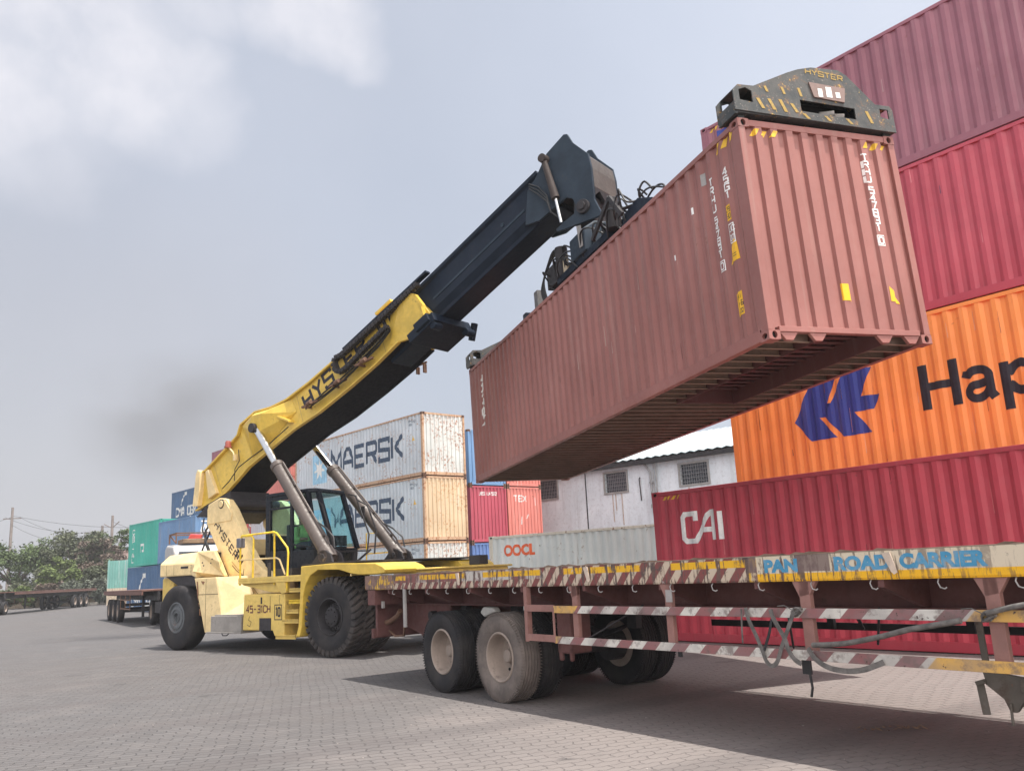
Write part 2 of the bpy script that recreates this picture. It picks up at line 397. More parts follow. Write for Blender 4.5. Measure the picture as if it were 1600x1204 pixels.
def castings(L, W, H, mats, parent):
    """eight corner castings with real oval pockets on the outer faces"""
    def face(mb, o, ux, uz, nrm, w, h, rw, rh):
        # ring between rectangle and oval, then a pocket
        o = Vector(o); ux = Vector(ux); uz = Vector(uz); nr = Vector(nrm); k = 16; outer = []; inner = []
        for i in range(k):
            a = 2 * math.pi * (i + .5) / k; ca, sa = math.cos(a), math.sin(a)
            s = 1 / max(abs(ca) / (w / 2), abs(sa) / (h / 2))
            outer.append(o + ux * ca * s + uz * sa * s); inner.append(o + ux * ca * rw + uz * sa * rh)
        vs = outer + inner + [v - nr * .04 for v in inner]; fs = []; 
        for i in range(k):
            j = (i + 1) % k
            fs += [(i, j, k + j, k + i), (k + i, k + j, 2 * k + j, 2 * k + i)]
        mb.add(vs, fs, 0); b = len(mb.v) - k
        mb.f.append(list(range(b, b + k))); mb.mi.append(1)
    for x, sx in ((0, 1), (L, -1)):
        for y, sy in ((0, 1), (W, -1)):
            for z, sz in ((0, 1), (H, -1)):
                a, b = sorted((x, x + sx * .178)); c, d = sorted((y, y + sy * .162)); e, f = sorted((z, z + sz * .118))
                # inner faces + top/bottom
                vs = [(a, c, e), (b, c, e), (b, d, e), (a, d, e), (a, c, f), (b, c, f), (b, d, f), (a, d, f)]
                fs = [(0, 3, 2, 1), (4, 5, 6, 7)]
                if sx > 0: fs.append((1, 2, 6, 5))
                else: fs.append((0, 4, 7, 3))
                if sy > 0: fs.append((3, 7, 6, 2))
                else: fs.append((0, 1, 5, 4))
                mb = MB(); mb.add(vs, fs, 0)
                face(mb, (x, (c + d) / 2, (e + f) / 2), (0, 1, 0), (0, 0, 1), (-sx, 0, 0), .162, .118, .036, .046)
                face(mb, ((a + b) / 2, y, (e + f) / 2), (1, 0, 0), (0, 0, 1), (0, -sy, 0), .178, .118, .052, .036); mb.build('corner_casting', mats, parent)
def container(origin, ang, L, H, mat, label, group=None, end='front', far='front', rot=None, endmat=None, framemat=None, detail=True, tunnel=False, castmat=None):
    """origin: outer bottom corner at the local x=0, y=0; the length runs along local +x; y=0 faces the yard"""
    W = 2.438
    t = empty('shipping_container', origin, ang, rot); tag(t, label, 'container', group)
    fm = framemat or mat; em = endmat or mat
    sf = side_folds(L); ef = end_folds(W)
    zb, zt = .16, H - .075
    for nm, y, sg in (('side_wall', 0, 1), ('side_wall', W, -1)):
        mb = MB(); cols = [p for p in sf if .09 <= p[0] <= L - .09]
        cols = [(.1, .012)] + cols + [(L - .1, .012)]
        vs = [(x, y + sg * d, z) for x, d in cols for z in (zb, zt)]
        mb.add(vs, [(2 * i, 2 * i + 2, 2 * i + 3, 2 * i + 1) for i in range(len(cols) - 1)])
        mb.build(nm, mat, t)
    def cor_end(x, sg, m):
        mb = MB(); cols = [(.1, .05)] + [p for p in ef if .1 < p[0] < W - .1] + [(W - .1, .05)]
        mb.add([(x - sg * d, y, z) for y, d in cols for z in (zb, zt - .02)], [(2 * i, 2 * i + 2, 2 * i + 3, 2 * i + 1) for i in range(len(cols) - 1)])
        mb.build('end_wall', m, t)
    def doors(x, sg, m):
        for k in (0, 1):
            y0 = .11 + k * 1.115; y1 = y0 + 1.103
            mb = MB(); a, b = sorted((x - sg * .02, x - sg * .06))
            zs = [zb + .02, zb + .5, zb + .6, zb + 1.1, zb + 1.2, zb + 1.7, zb + 1.8, zt - .02]
            for i in range(0, len(zs) - 1):
                q = 0 if i % 2 == 0 else .018
                aa, bb = sorted((x - sg * (.02 + q), x - sg * .07)); mb.box(aa, bb, y0, y1, zs[i], zs[i + 1])
            dr = mb.build('door', m, t)
            for yy in (y0 + .28, y0 + .84):
                r = MB(); r.tube([(x + sg * .012, yy, zb - .02), (x + sg * .012, yy, zt + .02)], .017, 8)
                for zz in (zb + .1, zb + .8, zb + 1.5, zt - .3): r.box(*sorted((x - sg * .02, x + sg * .03)), yy - .05, yy + .05, zz, zz + .07)
                r.bar((x + sg * .03, yy, zb + .95), (x + sg * .03, yy - .42 if yy > y0 + .5 else yy + .42, zb + .95), .02, .035)
                r.build('lock_rod', M['galv'], dr)
    (cor_end if end == 'front' else doors)(L, 1, em)
    (cor_end if far == 'front' else doors)(0, -1, mat)
    mb = MB()
    for x in (0, L):
        for y in (0, W):
            a, b = (.003, .15) if x == 0 else (L - .15, L - .003); c, d = (.003, .10) if y == 0 else (W - .10, W - .003)
            mb.box(a, b, c, d, .118, H - .118)
    for y in (0, W):
        c, d = (.004, .06) if y == 0 else (W - .06, W - .004); mb.box(.178, L - .178, c, d, H - .085, H - .012)
        c, d = (.006, .055) if y == 0 else (W - .055, W - .006); mb.box(.178, L - .178, c, d, .02, .165)
        c, d = (.006, .10) if y == 0 else (W - .10, W - .006); mb.box(.178, L - .178, c, d, .016, .024)
    for x in (0, L):
        a, b = (.004, .08) if x == 0 else (L - .08, L - .004)
        mb.box(a, b, .162, W - .162, H - .10, H - .012)
        a, b = (.006, .09) if x == 0 else (L - .09, L - .006)
        mb.box(a, b, .162, W - .162, .10 if (x == L and tunnel) else .03, .17)
    if tunnel:   # little gussets under the front sill
        for y in (.30, .72, 1.72, 2.14): mb.prism([(y - .13, .10), (y + .13, .10), (y + .05, .0), (y - .05, .0)], L - .07, L - .02, axis='x')
    mb.build('frame', fm, t, bevel=.006 if detail else 0, seg=1)
    mb = MB(); n = int(L / .6)
    mb.box(.05, L - .05, .05, W - .05, H - .04, H - .015)
    for i in range(n): x = .4 + i * (L - .8) / n; mb.box(x, x + .3, .12, W - .12, H - .015, H - .003)
    mb.build('roof', mat, t)
    castings(L, W, H, [castmat or fm, M['hole']], t)
    # underframe
    mb = MB(); tl = 3.45 if tunnel else 0
    nx = int(L / .30)
    for i in range(nx + 1):
        x = .2 + i * (L - .4) / nx
        spans = [(.055, .70), (W - .70, W - .055)] if x > L - tl else [(.055, W - .055)]
        for c, d in spans:
            mb.box(x, x + .006, c, d, .03, .15); mb.box(x, x + .045, c, d, .024, .03)
    mb.build('underframe', M['under'] if detail else fm, t)
    mb = MB()
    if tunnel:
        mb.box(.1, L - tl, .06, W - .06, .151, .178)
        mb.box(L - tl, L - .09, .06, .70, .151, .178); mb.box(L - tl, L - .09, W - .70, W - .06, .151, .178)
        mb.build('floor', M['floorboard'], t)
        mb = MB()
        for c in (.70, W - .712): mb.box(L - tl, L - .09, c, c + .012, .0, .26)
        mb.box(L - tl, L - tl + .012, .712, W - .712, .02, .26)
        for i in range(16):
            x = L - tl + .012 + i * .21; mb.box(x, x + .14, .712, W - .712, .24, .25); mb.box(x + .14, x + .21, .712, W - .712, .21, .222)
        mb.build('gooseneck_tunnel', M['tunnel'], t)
    else:
        mb.box(.1, L - .1, .06, W - .06, .151, .178); mb.build('floor', M['floorboard'], t)
    t['_L'] = L
    side_map = lambda u, v, l: (u, depth(sf, u) - l, v)
    end_map = lambda u, v, l: (L - depth(ef, u) + l, u, v)
    sb = [p[0] for p in sf]; eb = [p[0] for p in ef]
    del t['_L']
    def S(name, polys, mat): return decal(name, polys, side_map, mat, t, sb)
    def E(name, polys, mat): return decal(name, polys, end_map, mat, t, eb)
    return t, S, E
def chevrons(x0, z0, n=3, w=.09, h=.13, s=1):
    return [([Vector((x0 + i * w * 2, z0 - h)), Vector((x0 + i * w * 2 + w, z0 - h)), Vector((x0 + i * w * 2 + w + .06 * s, z0)), Vector((x0 + i * w * 2 + .06 * s, z0))], 0) for i in range(n)]
def rect(x0, x1, z0, z1, l=0): return [([Vector((x0, z0)), Vector((x1, z0)), Vector((x1, z1)), Vector((x0, z1))], l)]
def poly(pts, l=0): return [([Vector(p) for p in pts], l)]

# the container hanging from the spreader
HL, HC, LC = 12.192, 2.896, 2.591
hrot = (.0135, -.0315, -1.2313)
hm = Matrix.Rotation(hrot[2], 4, 'Z') @ Matrix.Rotation(hrot[1], 4, 'Y') @ Matrix.Rotation(hrot[0], 4, 'X')
horg = Vector((3.0474, 9.792, 4.0152)) + (hm @ Vector((-HL, 0, 0)))
brown = paint('faded_brown_container_paint', (.285, .108, .092), rust=.12, dust=.16, streak=.3)
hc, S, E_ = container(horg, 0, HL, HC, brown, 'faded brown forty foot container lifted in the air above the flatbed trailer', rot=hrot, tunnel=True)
S('container_number', shift(text_polys('TRHU', .095, .075, sw=1.4, gap=1.9, vertical=True), HL - .79, 2.33), M['white'])
S('serial_number', shift(text_polys('547831', .078, .07, sw=1.45, gap=1.4, vertical=True), HL - .785, 1.80), M['white'])
S('check_digit', shift(text_polys('0', .085, .06, sw=1.1), HL - .78, 1.16) + shift([(q, 0) for q in ribbon([(-.02, -.025), (.09, -.025), (.09, .11), (-.02, .11), (-.02, -.025)], .012)], HL - .785, 1.16), M['white'])
S('size_code', shift(text_polys('45G1', .085, .07, sw=1.4, gap=1.7, vertical=True), HL - .465, 2.33), M['white'])
S('side_marks', shift([(q, 0) for q in ribbon([(0, 0), (.09, 0), (.09, .25), (0, .25), (0, 0)], .014)], HL - .50, 1.41) + shift(text_polys('UC', .07, .04, sw=1), HL - .495, 1.56) + shift(text_polys('07', .07, .03, sw=1), HL - .495, 1.44), M['white'])
for q in (rect(HL - .51, HL - .42, 1.71, 1.92), poly([(HL - .60, 1.16), (HL - .38, 1.17), (HL - .40, 1.42), (HL - .44, 1.46)]), rect(HL - .58, HL - .42, .46, .76)): S('warning_sticker', q, M['sticker'])
S('sticker_print', shift(text_polys('CAU', .05, .03, sw=1.1), HL - .57, .68, 1) + shift(text_polys('9-6', .06, .035, sw=1.1), HL - .555, .58) + shift(text_polys('902', .05, .03, sw=1.1), HL - .545, .49), M['sticker_ink'])
S('sticker_print', shift(text_polys('29', .06, .03, sw=1.1), HL - .50, 1.83) + shift(text_polys('90', .06, .03, sw=1.1), HL - .50, 1.74), M['sticker_ink'])
S('sticker_print', rect(HL - .50, HL - .42, 1.26, 1.27) + rect(HL - .51, HL - .42, 1.23, 1.24), M['sticker_ink'])
S('hazard_chevrons', chevrons(HL - .60, 2.80, 3, .08, .11), M['yellow_tape'])
S('owner_name', shift(text_polys('TRITON', .21, .17, sw=1.7, gap=1.2, rotated=True), .83, 2.50), M['white'])
S('lashing_plate', rect(HL - .98, HL - .90, 2.43, 2.60), M['galv'])
S('white_tag', rect(HL - 1.29, HL - 1.25, 2.16, 2.26) + rect(HL - 1.86, HL - 1.83, 1.72, 1.80), M['white'])
E_('end_number', shift(text_polys('TRHU', .088, .075, sw=1.35, gap=1.1, vertical=True), 1.865, 2.50), M['white'])
E_('serial_number', shift(text_polys('547831', .088, .07, sw=1.35, gap=1.2, vertical=True), 1.885, 2.03), M['white'])
E_('check_digit', shift(text_polys('0', .085, .06, sw=1.2), 1.90, 1.33)
  + shift([(q, 0) for q in ribbon([(-.02, -.025), (.08, -.025), (.08, .11), (-.02, .11), (-.02, -.025)], .012)], 1.90, 1.33), M['white'])
E_('end_sticker', rect(1.17, 1.32, .53, .75), M['sticker']); E_('end_sticker', poly([(1.91, .55), (2.08, .53), (1.97, .70), (1.915, .75)]), M['sticker'])
E_('end_chevrons', chevrons(.18, 2.77, 3, .07, .09), M['yellow_tape']); E_('end_chevrons', chevrons(1.90, 2.77, 3, .07, .09), M['yellow_tape'])
S('scratches', [([Vector((x, z)), Vector((x + .02, z)), Vector((x + .012, z + h)), Vector((x + .003, z + h))], 0) for x, z, h in
   ((HL - 5.5, 1.1, .3), (HL - 5.3, .9, .25), (HL - 4.35, 1.2, .35), (HL - 4.1, 1.0, .2), (HL - 3.0, 1.7, .3), (HL - 7.4, 1.1, .2), (HL - 6.2, .6, .2))], grimy('bare_primer', (.38, .25, .22), amt=.3, grime=(.2, .1, .08)))

# the right-hand stacks
GA = -.9044
gd = Vector((math.cos(GA), math.sin(GA), 0)); gn = Vector((-gd.y, gd.x, 0))
maroon = paint('maroon_container_paint', (.45, .036, .060), rust=.12, dust=.12, streak=.3, dustc=(.55, .2, .2), rustc=(.2, .04, .04))
cp = Vector((2.7183, 17.6283, 0))
c1, S, E_ = container(cp, GA, HL, HC, maroon, 'deep red container with white CAI lettering standing on the ground behind the trailer', framemat=paint('dark_red_frame', (.40, .034, .055), rust=.1, dust=.1))
cai = [[(.31, .38), (.31, .52), (.05, .52), (.0, .46), (.0, .06), (.06, .0), (.30, .0), (.60, .46), (.68, .52), (.72, .52), (.72, 0)], [(.45, .2), (.72, .2)], [(.90, .52), (.90, 0)]]
S('lettering', shift([(q, i) for i, pl in enumerate(cai) for q in ribbon(pl, .095)], .76, 1.88, 1), M['white'])
S('chevrons', chevrons(.26, 2.79, 4, .06, .07), M['yellow_tape'])
op = Vector((4.6293, 18.8431, 0)) + gn * .25
GR = 'containers stacked behind the deep red one'
base_m = paint('dark_blue_container_paint', (.05, .09, .17), rust=.2)
container(op, GA, HL, HC, base_m, 'dark blue container lowest in the right stack, behind the deep red one', GR, detail=False)
orange = paint('orange_container_paint', (.93, .32, .075), rust=.1, dust=.12, streak=.3, dustc=(.9, .5, .3), rustc=(.45, .14, .05))
oc, S, E_ = container(op + Vector((0, 0, HC)), GA, HL, HC, orange, 'bright orange container with blue emblem and black lettering in the right stack', GR)
S('emblem', poly([(1.620, 4.195 - HC), (1.950, 3.765 - HC), (2.530, 3.765 - HC), (2.310, 4.045 - HC), (2.200, 4.205 - HC), (2.410, 4.465 - HC), (2.610, 4.915 - HC), (2.640, 5.015 - HC), (2.040, 5.015 - HC), (1.980, 4.825 - HC)]) , M['logo_blue'])
S('emblem', poly([(2.310, 4.205 - HC), (2.680, 3.755 - HC), (3.290, 3.755 - HC), (2.970, 4.195 - HC), (3.370, 4.195 - HC), (3.530, 4.455 - HC), (3.130, 4.485 - HC), (3.420, 5.015 - HC), (2.790, 5.015 - HC), (2.760, 4.925 - HC), (2.480, 4.465 - HC), (2.405, 4.470 - HC)]), M['logo_blue'])
S('emblem', poly([(2.200, 4.207 - HC), (2.312, 4.207 - HC), (2.480, 4.467 - HC), (2.408, 4.467 - HC)]), M['logo_blue'])
def arc(cx_, cz_, rx, rz, a0, a1, n=14): return [(cx_ + rx * math.cos(R(a0 + (a1 - a0) * i / n)), cz_ + rz * math.sin(R(a0 + (a1 - a0) * i / n))) for i in range(n + 1)]
zb_ = 3.985 - HC; sw_ = .165
Hp = rect(4.31, 4.485, zb_, zb_ + .83) + rect(4.865, 5.04, zb_, zb_ + .83) + rect(4.485, 4.865, zb_ + .345, zb_ + .49)
ap = [(q, 0) for q in ribbon([(5.14, zb_ + .44), (5.16, zb_ + .49)] + arc(5.36, zb_ + .42, .18, .135, 150, 10) + [(5.54, zb_ + .12), (5.60, zb_ + .02)], .15)] + [(q, 1) for q in ribbon([(5.54, zb_ + .33), (5.38, zb_ + .30)] + arc(5.31, zb_ + .17, .135, .12, 90, 290) + [(5.45, zb_ + .10), (5.54, zb_ + .20)], .145)]
pp = rect(5.72, 5.885, zb_ - .23, zb_ + .59) + [(q, 1) for q in ribbon([(5.86, zb_ + .40)] + arc(6.07, zb_ + .295, .215, .235, 150, -150) + [(5.86, zb_ + .19)], .15)]
for g_ in (Hp, ap, pp): S('lettering', g_, M['black_let'])
S('lettering', shift(font_polys('ag-Lloyd', .80, .02), 6.42, zb_, 1, 0, 1.0), M['black_let'])
rose = paint('rose_red_container_paint', (.48, .068, .100), rust=.06, dust=.14, streak=.3, dustc=(.7, .3, .3), rustc=(.25, .06, .06))
c3, S, E_ = container(op + Vector((0, 0, HC * 2)), GA, HL, HC, rose, 'plain rose red container above the orange one in the right stack', GR)
mauve = paint('faded_purple_maroon_container_paint', (.31, .115, .15), rust=.08, dust=.2, streak=.3, dustc=(.45, .3, .3))
c4, S, E_ = container(op + Vector((0, 0, HC * 3)), GA, HL, HC, mauve, 'faded purple brown container topmost in the right stack', GR)
S('logo_panel', rect(.46, 1.36, 1.9, 2.66), M['logo_blue'])
S('logo_mark', [(q, 1) for q in ribbon([(1.28, 2.30), (1.1, 2.48), (.86, 2.50), (.66, 2.36), (.6, 2.15), (.7, 2.0), (.9, 1.95)], .15)], M['white'])
S('chevrons', chevrons(.24, 2.79, 4, .07, .08), M['yellow_tape'])

rndc = random.Random(31)
def scuffs(origin, seed, matc, n=16, x0=1.5, x1=8.5, z0=.4, z1=2.6):
    r_ = random.Random(seed); sfx = side_folds(HL)
    for o_ in (origin,):
        for k in range(n):
            x = r_.uniform(x0, x1); z = r_.uniform(z0, z1); h = r_.uniform(.05, .5); w = r_.uniform(.006, .022)
            decal('scuff', [([Vector((x, z)), Vector((x + w, z + .01)), Vector((x + w * .6, z + h)), Vector((x + w * .2, z + h * .96))], 0)], lambda u, v, l: (u, depth(sfx, u) - l, v), matc, o_, [p[0] for p in sfx])
def mk(nm, cc): return grimy(nm, cc, amt=.3, grime=tuple(v * .6 for v in cc), edge=tuple(v * .5 for v in cc))
scuffs(c1, 1, mk('pale_red_scuff', (.60, .16, .17)), 14); scuffs(c1, 2, mk('dark_red_scuff', (.22, .025, .035)), 10)
scuffs(oc, 3, mk('pale_orange_scuff', (.95, .50, .28)), 12, 1.4, 7); scuffs(oc, 4, mk('brown_scuff', (.38, .12, .05)), 8, .3, 7)
scuffs(c3, 5, mk('pale_rose_scuff', (.66, .22, .25)), 14, 3, 9); scuffs(c3, 6, mk('blue_black_scuff', (.12, .05, .10)), 6, 3, 9)
scuffs(c4, 7, mk('pale_mauve_scuff', (.42, .24, .26)), 14, 3, 9); scuffs(hc, 8, mk('pale_brown_scuff', (.42, .22, .20)), 22, 1, 11.4, .3, 2.6); scuffs(hc, 9, mk('dark_brown_scuff', (.15, .06, .055)), 12, 1, 11.4, .2, 2.6)

# grey-white containers with dark lettering, three high, beyond the reach stacker
MA = .7272 + math.pi / 2 - math.pi
md = Vector((math.cos(MA), math.sin(MA), 0)); mn = Vector((-md.y, md.x, 0))
mc0 = Vector((-4.1581, 38.5012, 0))
mo = mc0 - md * HL
grey = [paint('grey_white_container_paint', (.48, .52, .555), rust=.6, dust=.25, streak=.25, rustc=(.32, .15, .07)),
        paint('pale_grey_container_paint', (.46, .51, .545), rust=.5, dust=.2, streak=.25, rustc=(.32, .15, .07))]
cream = paint('cream_rust_washed_end', (.56, .42, .27), rust=.75, dust=.5, rustc=(.42, .22, .10), dustc=(.62, .60, .52))
lgt = paint('white_rust_spotted_end', (.52, .53, .51), rust=.85, dust=.15, rustc=(.28, .11, .05))
rustpost = paint('rusty_cream_frame', (.46, .30, .19), rust=1.0, dust=.3, rustc=(.28, .12, .05))
MG = 'grey lettered containers stacked three high'
for k, (lb, em, sm) in enumerate((('grey container lowest of the three-high stack behind the lift cylinder', lgt, grey[1]), ('grey container with cream rust-washed end in the middle of the three-high stack', cream, grey[1]), ('grey container on top of the three-high stack with rust-spotted white end', lgt, grey[0]))):
    t, S, E_ = container(mo + Vector((0, 0, HC * k + .02 * k)), MA, HL, HC, sm, lb, MG, endmat=em, framemat=rustpost, detail=False, castmat=M['rusty_steel'])
    if k:
        S('lettering', shift(text_polys('MAERSK', .99, .86, sw=1.3, gap=1.2), 3.98, 1.07), M['navy_let'])
        S('logo_square', rect(1.95, 3.42, .6, 2.15), M['sky_blue'])
        st = []
        for i in range(7):
            a = math.pi / 2 + i * 2 * math.pi / 7; b = .17; a1 = a - math.pi / 7; a2 = a + math.pi / 7; c = Vector((2.68, 1.38))
            st += poly([c, c + Vector((math.cos(a1), math.sin(a1))) * .24, c + Vector((math.cos(a), math.sin(a))) * .66, c + Vector((math.cos(a2), math.sin(a2))) * .24], 1)
        S('star', st, M['white_worn'])
    S('small_markings', shift(text_polys('MRKU', .08, .06, sw=1.1), HL - 1.14, 2.55) + shift(text_polys('4561', .08, .06, sw=1.1), HL - 1.14, 2.38) + shift(text_polys('22 1', .08, .06, sw=1.1), HL - .75, 2.50), M['navy_let'])
    S('hazard_sticker', poly([(HL - .92, 1.66), (HL - .66, 1.66), (HL - .79, 1.92)]), M['yellow_tape'])

# pale grey container low behind the trailer
OA = R(-37.0)
pale = paint('pale_grey_green_paint', (.60, .64, .63), rust=.3, dust=.15, streak=.35, rustc=(.2, .13, .08))
oo, S, E_ = container((-1.02, 28.55, 0), OA, HL, LC, pale, 'pale grey container with orange OOCL letters low behind the trailer bed', detail=False, framemat=paint('stained_pale_frame', (.6, .56, .48), rust=.6, dust=.2))
S('lettering', shift(font_polys('OOCL', .33, .022), .58, 1.95, 1, 0, .95), M['orange_let'])

# stack with its ends towards the yard, right of the grey one
so2 = Vector((-2.42, 44.2, 0))
ed = Vector((math.cos(.7272), math.sin(.7272), 0))
SG = 'containers with their ends towards the yard beside the warehouse'
def ends_stack(base, rows, L=6.058, H=HC, group=SG):
    for k, (m, lb, txt) in enumerate(rows):
        if m is None: continue
        t, S, E_ = container(base - md * L + Vector((0, 0, (H + .02) * k)), MA, L, H, m, lb, group, detail=False, castmat=M['rusty_steel'], framemat=None)
        if txt: txt(S, E_)
mag = paint('magenta_red_container_paint', (.36, .055, .085), rust=.25, dust=.25, dustc=(.45, .22, .24))
sal = paint('salmon_red_container_paint', (.52, .165, .135), rust=.3, dust=.4, dustc=(.58, .42, .38))
blu = paint('mid_blue_container_paint', (.12, .23, .40), rust=.2, dust=.35)
dbl = paint('worn_dark_blue_container_paint', (.09, .16, .36), rust=.25, dust=.3, dustc=(.4, .5, .6))
ends_stack(so2, [(dbl, 'worn blue container end lowest beside the grey stack', None),
                 (mag, 'magenta red container end with small white marks beside the grey stack', lambda S, E: E('small_markings', shift(text_polys('UES U4582', .15, .10, sw=1.3), .6, 2.42), M['white_worn'])),
                 (blu, 'mid blue container end above the magenta red one', None)])
ends_stack(so2 + ed * 2.53, [(sal, 'salmon container lowest beside the warehouse, behind the pale grey one', None),
                 (sal, 'salmon red container end with scratched white TEX letters beside the warehouse wall', lambda S, E: (E('lettering', shift(text_polys('TEX', .30, .24, sw=1.3), .45, 2.12), M['white_worn']), E('scuffs', rect(1.95, 1.99, 1.9, 2.35) + poly([(1.3, 1.2), (1.36, 1.2), (1.45, 1.42), (1.42, 1.45)]) + poly([(.9, .9), (.95, .9), (.97, 1.35), (.94, 1.3)]), M['white_worn']))),
                 (sal, 'salmon red container topmost of its stack, just under the hanging container', None)])

# container rows left of the grey stack, seen under the boom
LG = 'containers stacked beyond the reach stacker'
silver = paint('silver_grey_container_paint', (.5, .5, .53), rust=.3, dust=.3)
red = paint('brick_red_container_paint', (.50, .085, .08), rust=.15, dust=.25, dustc=(.5, .36, .33))
pur = paint('plum_container_paint', (.30, .07, .11), rust=.1, dust=.15)
b1 = mo - md * 6.6
for k, (m, lb) in enumerate(((red, 'red short container at ground level beyond the grey stack'), (silver, 'silver short container under the salmon one beyond the grey stack'), (sal, 'salmon short container on top, just left of the pale blue star'))):
    container(b1 + Vector((0, 0, 2.93 * k)), MA, 6.058, HC, m, lb, LG, detail=False, end='door')
b2 = Vector((-20.4, 56.0, 0))
rows2 = ((red, 'red container doors with white lettering behind the cab rail, lowest'), (red, 'red container doors with white lettering seen between tower and cab'), (paint('rust_orange_paint', (.5, .19, .1), rust=.4), 'rust orange container doors just above the operator cab, left of the silver ones'))
for k, (m, lb) in enumerate(rows2):
    t, S, E_ = container(b2 + Vector((0, 0, 2.93 * k)), MA, 6.058, HC, m, lb, LG, detail=False, end='door')
    if k < 2:
        for zz in ((1.85,) if k else (1.7, .9)):
            decal('lettering', shift(text_polys('OCG', .30, .42, sw=1.3, gap=1.2), .45, zz), lambda u, v, l: (6.058 - .012 + l, u, v), M['white'], t)
for k, (m, lb) in enumerate(((red, 'red container doors at ground level behind the operator cab'), (red, 'red container doors second from the ground behind the operator cab'), (silver, 'silver container doors showing just above the cab roof'))):
    container(Vector((-17.9, 55.0, 2.93 * k)), MA, 6.058, HC, m, lb, LG, detail=False, end='door')
for k in range(4):
    container(Vector((-24.0, 67.5, 2.93 * k)), MA, 6.058, HC, pur, ('plum container topmost, showing above the boom beside the beacon', 'plum container second from top behind the boom', 'plum container third from top behind the boom', 'plum container at ground level behind the boom')[3 - k], LG, detail=False)

# far left rows
FG = 'containers stacked at the far left of the yard'
green = paint('sea_green_container_paint', (.04, .36, .28), rust=.1, dust=.15, dustc=(.3, .4, .36))
cmab = paint('deep_navy_container_paint', (.045, .11, .22), rust=.08, dust=.15)
g0 = Vector((-23.1, 55.9, 0)) - md * 6.058
t, S, E_ = container(g0, MA, 6.058, HC, cmab, 'navy container with white swoosh under the green one', FG, detail=False)
swoosh = lambda x, z, s: shift([(q, 0) for q in ribbon([(0, 0), (.25, .45), (.6, .8), (.95, 1.0)], .16)], x, z, s) + shift(rect(.7, 1.3, .85, 1.15), x, z, s)
S('lettering', shift(text_polys('CMA CGM', .5, .42, sw=1.3), 1.0, .35), M['white_worn']); S('swoosh', swoosh(2.4, 1.35, .95), M['white_worn'])
t, S, E_ = container(g0 + Vector((0, 0, 2.93)), MA, 6.058, HC, green, 'sea green container with white upright lettering at the far left', FG, detail=False)
S('lettering', shift(text_polys('CAPITAL', .28, .34, sw=1.3, gap=.8, vertical=True), .75, 2.2), M['white_worn']); S('emblem', shift([(q, 0) for q in ribbon([(0, 0), (0, .5), (.6, .5), (.6, .1), (.2, .1)], .15)], 2.4, .9), M['white_worn'])
h0 = Vector((-18.86, 50.6, 0)) - md * 6.058
for k, (m, lb) in enumerate(((cmab, 'navy container at ground level behind the white truck cab'), (blu, 'mid blue container with a white lettered end right of the green one'))):
    t, S, E_ = container(h0 + Vector((0, 0, 2.93 * k)), MA, 6.058, LC if k else HC, m, lb, FG, detail=False)
    if k:
        E_('end_lettering', rect(.35, 1.6, 1.2, 1.28, 0) + rect(.35, 1.6, 2.2, 2.28) + shift(text_polys('APL', .55, .3, sw=1.6), .4, 1.45), M['white'])
i0 = Vector((-22.6, 61.5, 0)) - md * 6.058 + Vector((-.9, 2.6, 0))
for k in range(3):
    t, S, E_ = container(i0 + Vector((0, 0, 2.93 * k)), MA, 6.058, HC, cmab, ('navy container at ground level in the rear left stack', 'navy container second in the rear left stack', 'navy container with white lettering and swoosh on top of the rear left stack')[k], FG, detail=False)
    if k == 2:
        S('lettering', shift(text_polys('CMA CGM', .62, .42, sw=1.3), 1.0, .95), M['white_worn']); S('swoosh', swoosh(2.0, 1.75, .85), M['white_worn'])
        S('plate', [(q, 0) for q in ribbon([(1.0, .3), (2.6, .3), (2.6, .7), (1.0, .7), (1.0, .3)], .07)], M['white_worn']); S('swoosh', swoosh(3.4, .25, .5), M['white_worn'])
# ---------------------------------------------------------------- the reach stacker (local: +x forward, +y far side, z up, origin on the ground under the drive axle)
SH = R(-37.5)
yel = grimy('yellow_machine_paint', (.66, .47, .12), grime=(.20, .14, .06), amt=.55, rough=.5, edge=(.2, .1, .05))
yelb = grimy('bright_yellow_boom_paint', (.66, .45, .07), grime=(.17, .115, .045), amt=.48, rough=.42, edge=(.18, .1, .04))
yelf = grimy('faded_yellow_hood_paint', (.78, .60, .31), grime=(.38, .27, .15), amt=.42, rough=.55, edge=(.3, .2, .1))
yelr = plain('yellow_rail_paint', (.72, .50, .03), .45)
blk = grimy('black_boom_paint', (.011, .018, .032), grime=(.035, .027, .025), amt=.45, rough=.42, edge=(.14, .06, .035))
blk2 = grimy('black_cab_paint', (.012, .015, .022), grime=(.035, .03, .028), amt=.3, rough=.3, edge=(.05, .045, .04))
slat = grimy('dark_slate_head_paint', (.030, .044, .062), grime=(.06, .055, .05), amt=.35, rough=.4, edge=(.12, .10, .08))
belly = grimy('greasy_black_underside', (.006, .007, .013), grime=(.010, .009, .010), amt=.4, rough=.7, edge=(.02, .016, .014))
tubem = grimy('lift_cylinder_paint', (.085, .066, .058), grime=(.035, .028, .025), amt=.6, rough=.5)
chrome = plain('polished_rod', (.62, .62, .62), .18, 1.0, .06)
hose = plain('rubber_hose', (.014, .014, .016), .45)
gt = NT('cab_glass'); gt.b.inputs['Transmission Weight'].default_value = 1
glassm = gt.set((.62, .86, .88), .03); gt.b.inputs['IOR'].default_value = 1.12
st = empty('reach_stacker', (-2.60486, 19.31224, 0), SH)
tag(st, 'yellow and black container reach stacker holding the brown container over the trailer', 'reach stacker')
def part(mb, name, mats, bevel=0, smooth=None, parent=None, seg=2): return mb.build(name, mats, parent or st, bevel, smooth, seg)

